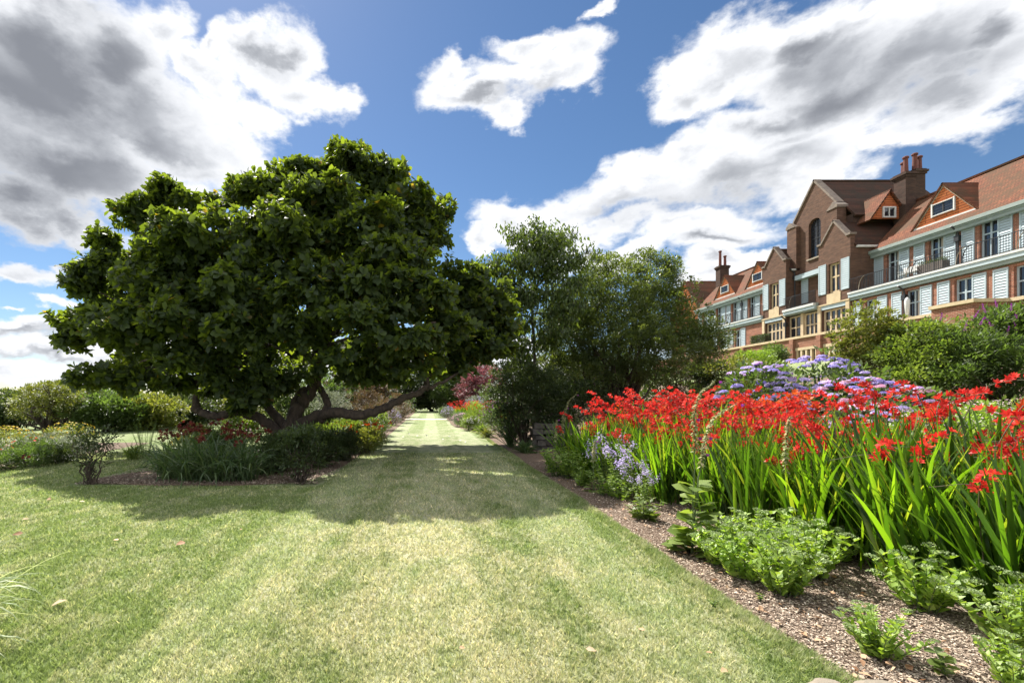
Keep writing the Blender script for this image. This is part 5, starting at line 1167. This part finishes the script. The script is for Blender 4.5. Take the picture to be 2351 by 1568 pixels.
# more of the island bed, going away
IB = [(-2.3, 17.0, .8, 1.05, 'light_leaf', 'white_petal', 'leafy phlox like shrub with a few pale flowers past the orange daylilies', .08), (-2.6, 19.5, .9, 1.3, 'russet_leaf', None, 'russet green rounded shrub beyond the pale flowered shrub', .07), (-2.4, 23, .9, 1.4, 'russet_leaf', None, 'brownish seed headed shrub half way along the path', .07),
      (-2.2, 27.0, .5, .9, 'grey_leaf', 'lilac', 'lavender coloured catmint clump near the gravel crossing', .05), (-2.5, 30.5, 1.3, 1.9, 'russet_leaf', None, 'large rounded russet shrub before the gravel crossing', .09), (-3.8, 26, 1.3, 2.2, 'russet_leaf', None, 'tall brown green shrub behind the catmint clump', .09), (-4.6, 20, 1.2, 1.9, 'grey_leaf', None, 'silver blue leaved shrub seen between trunk and limb', .08),
      (-5.2, 16, 1.0, 1.6, 'mid_leaf', None, 'green shrub behind the trunk of the big tree', .09), (-7.0, 18.5, 1.3, 1.7, 'yellow_leaf', None, 'sunlit yellow green shrub behind the left limb', .09), (-5.9, 14.2, .9, 1.05, 'light_leaf', 'pale_pink', 'light leafy bush with pale blooms left of the trunk', .08), (-6.0, 11.8, .55, .75, 'yellow_leaf', 'yellow', 'low yellow flowered plant behind the daylilies', .07),
      (-4.9, 10.4, .5, .75, 'mid_leaf', None, 'low bush between daylilies and trunk', .06), (-3.0, 12.6, .8, .8, 'light_leaf', None, 'sunlit leafy mound right of the trunk', .07), (-3.4, 15.0, .9, 1.1, 'mid_leaf', None, 'bushy plant under the right limb', .08), (-2.2, 34, .9, 1.2, 'russet_leaf', None, 'red brown shrub beside the gravel crossing', .08), (-2.4, 40, 1.2, 1.9, 'mid_leaf', None, 'green shrub left of the path beyond the crossing', .1)]
for i, (x, y, r_, h_, mt, fl, lb, lf) in enumerate(IB):
    g0 = G(x, y); t = bush('border_shrub', lb, 'shrub', (x, y, g0), [(0, 0, h_ * .5, r_, r_, h_ * .5), (r_ * .3, 0, h_ * .75, r_ * .6, r_ * .6, h_ * .3)], 170, .2, 24, lf, M[mt], 8, .014, shell=.3, lift=.45)
    if fl:
        n_ = 160; a = sph(n_); a[:, 2] = abs(a[:, 2]); flower_star(a * [r_, r_, h_ * .5] * 1.03 + [0, 0, h_ * .52], a, .03 if fl != 'lilac' else .04, M[fl], 'blossom', t, 5, 1.1, T_PET, 2)
V, Fq, rn = strap(150, 1.5, .035, .3, .9, 501, 7); t = thing('ornamental_grass', 'tall strappy grass clump seen through the fork of the big tree', 'grass clump', (-4.1, 15.6, 0)); mesh_np('blades', V, [Fq], M['light_leaf'], t, rn)
V, Fq, rn = strap(120, .55, .02, .5, 1.3, 502, 6); t = thing('ornamental_grass', 'low arching grass tuft between rose bush and daylilies', 'grass clump', tuple(at_g(305, 1055))); mesh_np('blades', V, [Fq], M['light_leaf'], t, rn)
o = leafy_plant('fennel_plant', 'feathery light green plant standing behind the low grass tuft', 'perennial plant', 16, 1.1, .3, .06, 'lime_leaf', 503, 22, .2, T_SML, width=.4); o.location = at_g(335, 1050)
# far-left bed
FB = [(-9.3, 9.6, .45, .45, 'mid_leaf', 'red', 'low green bush with red flowers at the left picture edge'), (-9.0, 10.3, .45, .45, 'mid_leaf', 'dull_red', 'low bush with dull red flowers on the lawn edge'), (-9.6, 11.1, .5, .55, 'mid_leaf', 'red', 'bush with red flowers behind the lawn edge one'), (-10.4, 10.5, .5, .6, 'mid_leaf', 'red', 'green bush with scattered red flowers at the left edge'),
      (-9.4, 12.0, .6, .5, 'grey_leaf', None, 'silver grey mound in the far left bed'), (-10.6, 12.6, .7, .55, 'grey_leaf', None, 'second silver grey mound nearer the left edge'), (-10.5, 13.4, .7, .8, 'yellow_leaf', 'yellow', 'yellow flat flowered yarrow in the far left bed'), (-12.2, 13.2, .7, .7, 'yellow_leaf', 'yellow', 'yarrow with yellow flowers at the left picture edge'), (-8.9, 11.0, .4, .4, 'dark_leaf', None, 'low dark bush at the tip of the far left bed'), (-11.6, 11.6, .6, .55, 'mid_leaf', 'dull_red', 'green bush with dull flowers in the middle of the far left bed')]
for i, (x, y, r_, h_, mt, fl, lb) in enumerate(FB):
    t = bush('border_bush', lb, 'shrub', (x, y, G(x, y)), [(0, 0, h_ * .5, r_, r_, h_ * .5)], 150, .12, 24, .05, M[mt], 8, .01, shell=.3, lift=.5)
    if fl:
        n_ = 60 if fl == 'yellow' else 10; a = sph(n_); a[:, 2] = abs(a[:, 2]); flower_star(a * [r_, r_, h_ * .5] * 1.05 + [0, 0, h_ * .55], a, .035, M[fl], 'blossom', t, 5, 1.3, T_PET, 2)
# ornamental grass at the bottom left corner
t = thing('ornamental_grass', 'pale striped arching grass blades at the bottom left picture corner', 'grass clump', (-3.0, 2.66, 0)); V, Fq, rn = strap(420, .80, .010, .6, 1.6, 505, 9, fold=.2, rb=.07); mesh_np('blades', V, [Fq], M['pale_grass'], t, rn)

# ================================================================== right border beyond the stone wall
V, Fq, rn = strap(110, 1.25, .035, .42, .5, 510, 6); t = thing('iris_clump', 'dark upright sword leaves at the lawn edge below the dense shrub', 'iris', place(1172, 14.6)); mesh_np('foliage', V, [Fq], M['sword_dark'], t, rn)
V, Fq, rn = strap(170, .5, .03, .7, 1.3, 511, 6); t = thing('iris_clump', 'low arching leaves in shade beside the stone wall', 'iris', place(1205, 12.9)); mesh_np('foliage', V, [Fq], M['sword_dark'], t, rn)
V, Fq, rn = strap(150, .55, .035, .8, 1.2, 512, 6); t = thing('hosta_plant', 'yellowing strap leaves spilling on the sunlit lawn edge', 'hosta', (2.25, 18.2, 0)); mesh_np('foliage', V, [Fq], M['yellow_leaf'], t, rn)
V, Fq, rn = strap(150, .6, .03, .6, 1.2, 513, 6); t = thing('hosta_plant', 'green strap leaved clump behind the yellowing one', 'hosta', (2.3, 20.2, 0)); mesh_np('foliage', V, [Fq], M['light_leaf'], t, rn)
RB = [(2.1, 22.5, .55, .7, 'light_leaf', 'white_petal', 'light green leafy clump on the right of the sunlit path', .07), (1.75, 25.5, .55, .75, 'grey_leaf', 'pink', 'greyish pink flowered clump at the sunlit path edge', .05), (2.6, 25.0, .7, 1.0, 'light_leaf', None, 'tall green clump behind the greyish pink one', .07), (3.2, 22.5, .8, 1.4, 'mid_leaf', 'magenta', 'purple flowered bush behind the path border', .07),
      (2.9, 28, .8, 1.3, 'lime_leaf', None, 'lime green mound in the right path border', .08), (1.5, 33.5, .7, 1.0, 'grey_leaf', 'lilac', 'lilac catmint just before the gravel crossing', .05), (3.2, 31.5, .9, 1.7, 'grey_leaf', 'violet', 'grey green mound with violet flowers before the crossing', .08), (4.4, 26, 1.2, 2.0, 'mid_leaf', 'white_petal', 'white flowered bush behind the right path border', .08), (3.2, 19.2, .7, 1.2, 'mid_leaf', 'red', 'bushy plant with a few red blooms beside the dense shrub', .07),
      (4.6, 33, 1.3, 2.6, 'mid_leaf', 'white_petal', 'pale flowered tall bush behind the far red flowers', .1), (1.3, 38.5, .6, .8, 'mid_leaf', None, 'small green bush right of the path past the crossing', .08)]
for i, (x, y, r_, h_, mt, fl, lb, lf) in enumerate(RB):
    g0 = G(x, y); t = bush('border_shrub', lb, 'shrub', (x, y, g0), [(0, 0, h_ * .5, r_, r_, h_ * .5), (-r_ * .3, 0, h_ * .75, r_ * .6, r_ * .6, h_ * .3)], 170, .2, 24, lf, M[mt], 8, .014, shell=.3, lift=.5)
    if fl:
        n_ = 150 if fl != 'red' else 26; a = sph(n_); a[:, 2] = abs(a[:, 2]); flower_star(a * [r_, r_, h_ * .5] * 1.03 + [0, 0, h_ * .52], a, .035, M[fl], 'blossom', t, 5, 1.1, T_PET, 2)
for i in range(26):
    x = 1.7 + (i % 9) * .32 + rr.uniform(-.1, .1); yy = 27.5 + (i // 9) * .9 + rr.uniform(-.2, .2)
    put(cro[i % 6], (x + .1, yy, G(x, yy)), None, 1.05, 'red flowering crocosmia plant in the distant mass at the end of the path', 'distant red crocosmias by the path')

# ================================================================== background trees
def btree(name, lb, x, y, ells, mt, leaf=.16, n_sub=420, sub_r=.4, per=24, trunk=.14, stems=14, group=None, shell=.3, tpl=T_SML, lift=.25, width=1.0):
    t = thing(name, lb, 'tree', (x, y, G(x, y)), group)
    c = foliage('crown', ells, n_sub, sub_r, per, leaf, M[mt], t, tpl, shell, 0, lift, width)
    k = rng.choice(len(c), stems, replace=False); limbs('trunk', (0, 0, 0), [c[i] for i in k], trunk, t, .015, .5, fork=.5); return t
# end of the path
btree('lime_tree', 'dark spreading tree closing the end of the path', -2.6, 60, [(0, 0, 4.6, 5, 4, 3.4), (3, -1, 3.6, 3.5, 3, 2.4), (-4, 0, 4, 4, 3, 2.6), (0, -1, 2.2, 5, 2, 1.6)], 'dark_leaf', .28, 800, .7, 30, .3, 18)
btree('lime_tree', 'mid green tree right of the path end', 4.6, 56, [(0, 0, 4.4, 3.6, 3, 3.0), (-2.2, 0, 3.4, 2.6, 2.4, 2.2), (0, -1, 1.8, 4, 2, 1.6)], 'mid_leaf', .28, 620, .6, 28, .25, 14)
btree('evergreen_tree', 'dark round evergreen at the left side of the path end', -7.5, 50, [(0, 0, 3.6, 3.6, 3, 2.8), (1, -1, 1.8, 3.6, 2, 1.6)], 'dark_leaf', .24, 560, .6, 28, .22, 14)
btree('purple_leaf_tree', 'purple leaved tree beside the path end', 4.5, 38, [(0, 0, 3.2, 1.8, 1.6, 1.2), (-1.0, 0, 2.4, 1.4, 1.3, 1.0), (1.8, 0, 3.0, 1.6, 1.4, 1.2), (0, 0, 1.4, 1.8, 1.2, .8)], 'purple_leaf', .17, 420, .35, 30, .14, 12)
btree('path_end_shrub', 'dark shrub directly at the far end of the path', .3, 62, [(0, 0, 1.5, 2.2, 1.2, 1.5), (2.4, 0, 1.8, 2, 1.2, 1.7), (-2.5, 0, 1.8, 2, 1.2, 1.7)], 'dark_leaf', .22, 380, .4, 26, .1, 10)
btree('garden_tree', 'green tree behind the round tree towards the house', 11.5, 30, [(0, 0, 2.4, 2.2, 2, 1.8), (-2, 0, 2.2, 1.8, 1.6, 1.6)], 'mid_leaf', .18, 420, .45, 26, .15, 10)
btree('garden_tree', 'dark green tree behind the slender drooping tree', 7.5, 27, [(0, 0, 2.2, 2.2, 2, 1.9), (-2, 0, 1.8, 1.8, 1.6, 1.6)], 'dark_leaf', .18, 420, .45, 26, .15, 10)
# open lawn on the left with its own trees
btree('acer_tree', 'spreading layered tree with pale lit top at the left edge lawn', *[at(110, 940, 21.5)[i] for i in (0, 1)], [(0, 0, 1.9, 1.35, 1.1, .35), (-.6, 0, 1.5, 1.0, 1.0, .35), (.7, 0, 1.35, 1.2, 1.0, .4), (.1, 0, 2.15, .9, .8, .22), (-.2, 0, 1.0, 1.5, 1.0, .35), (1.2, 0, 1.7, .8, .7, .3)], 'yellow_leaf', .1, 420, .2, 26, .07, 22)
LT = [(250, 935, 22, 1.5, 2.1, 'mid_leaf', 'green apple like tree nearest the layered tree'), (330, 940, 23, 1.6, 2.1, 'yellow_leaf', 'green tree right of the apple like one'), (400, 935, 26, 1.8, 2.4, 'dark_leaf', 'dark tree above the open lawn right side'), (470, 930, 30, 2.0, 3.0, 'yellow_leaf', 'yellowish tree seen under the left limb'), (550, 930, 34, 2.4, 3.4, 'mid_leaf', 'green tree seen just left of the trunk'),
      (20, 945, 25, 1.7, 2.0, 'dark_leaf', 'dark low tree at the left picture edge'), (175, 940, 27, 1.8, 2.4, 'dark_leaf', 'dark green tree behind the layered one'), (640, 930, 38, 2.8, 4.0, 'dark_leaf', 'dark tree directly behind the trunk'), (740, 920, 44, 3.2, 5.0, 'mid_leaf', 'tall green tree between trunk and right limb'), (820, 915, 46, 3.2, 5.0, 'russet_leaf', 'brown green tree above the right limb')]
for i, (u, v, Y, r_, h_, mt, lb) in enumerate(LT):
    x = (u - VU) * Y / F; hh = h_ * .86 + (0.4 if x < -20 else 0)
    btree('orchard_tree', lb, x, Y, [(0, 0, hh * .62, r_, r_ * .9, hh * .38), (r_ * .5, 0, hh * .5, r_ * .8, r_ * .7, hh * .32), (-r_ * .5, 0, hh * .5, r_ * .8, r_ * .7, hh * .35), (0, 0, hh * .25, r_ * .9, r_ * .6, hh * .25)], mt, .13 + .002 * Y, 360, .32, 26, .1, 14, shell=.25)
# hedge line far away, and its trees
n_ = 52000; x = rng.uniform(-120, 60, n_); zt = 1.5 + .5 * np.sin(x * .35) + .35 * np.sin(x * 1.3 + 1) + .3 * np.sin(x * 3.1); z = rng.random(n_) ** .7 * zt
hp = np.stack([x, 72 + rng.uniform(-1.2, 1.2, n_) + .15 * np.abs(x), z + gz(x, np.full(n_, 70.)) + .25], 1)
hd = leaves('hedge', hp, sph(n_), sph(n_) + [0, 0, .5], .42, M['dark_leaf'], None, T_SML, 1.4); tag(hd, 'long uneven dark hedge on the horizon beyond the lawns', 'hedge')
btree('horizon_tree', 'low broad tree on the horizon at the far left', -54, 60, [(0, 0, 2.0, 3.4, 2, 1.5), (4, 0, 1.8, 3, 2, 1.3)], 'dark_leaf', .3, 300, .6, 24, .2, 8)
btree('horizon_tree', 'low tree on the horizon right of the far left one', -43, 58, [(0, 0, 2.2, 3.4, 2, 1.6), (3, 0, 1.9, 3, 2, 1.4)], 'mid_leaf', .3, 300, .6, 24, .2, 8)
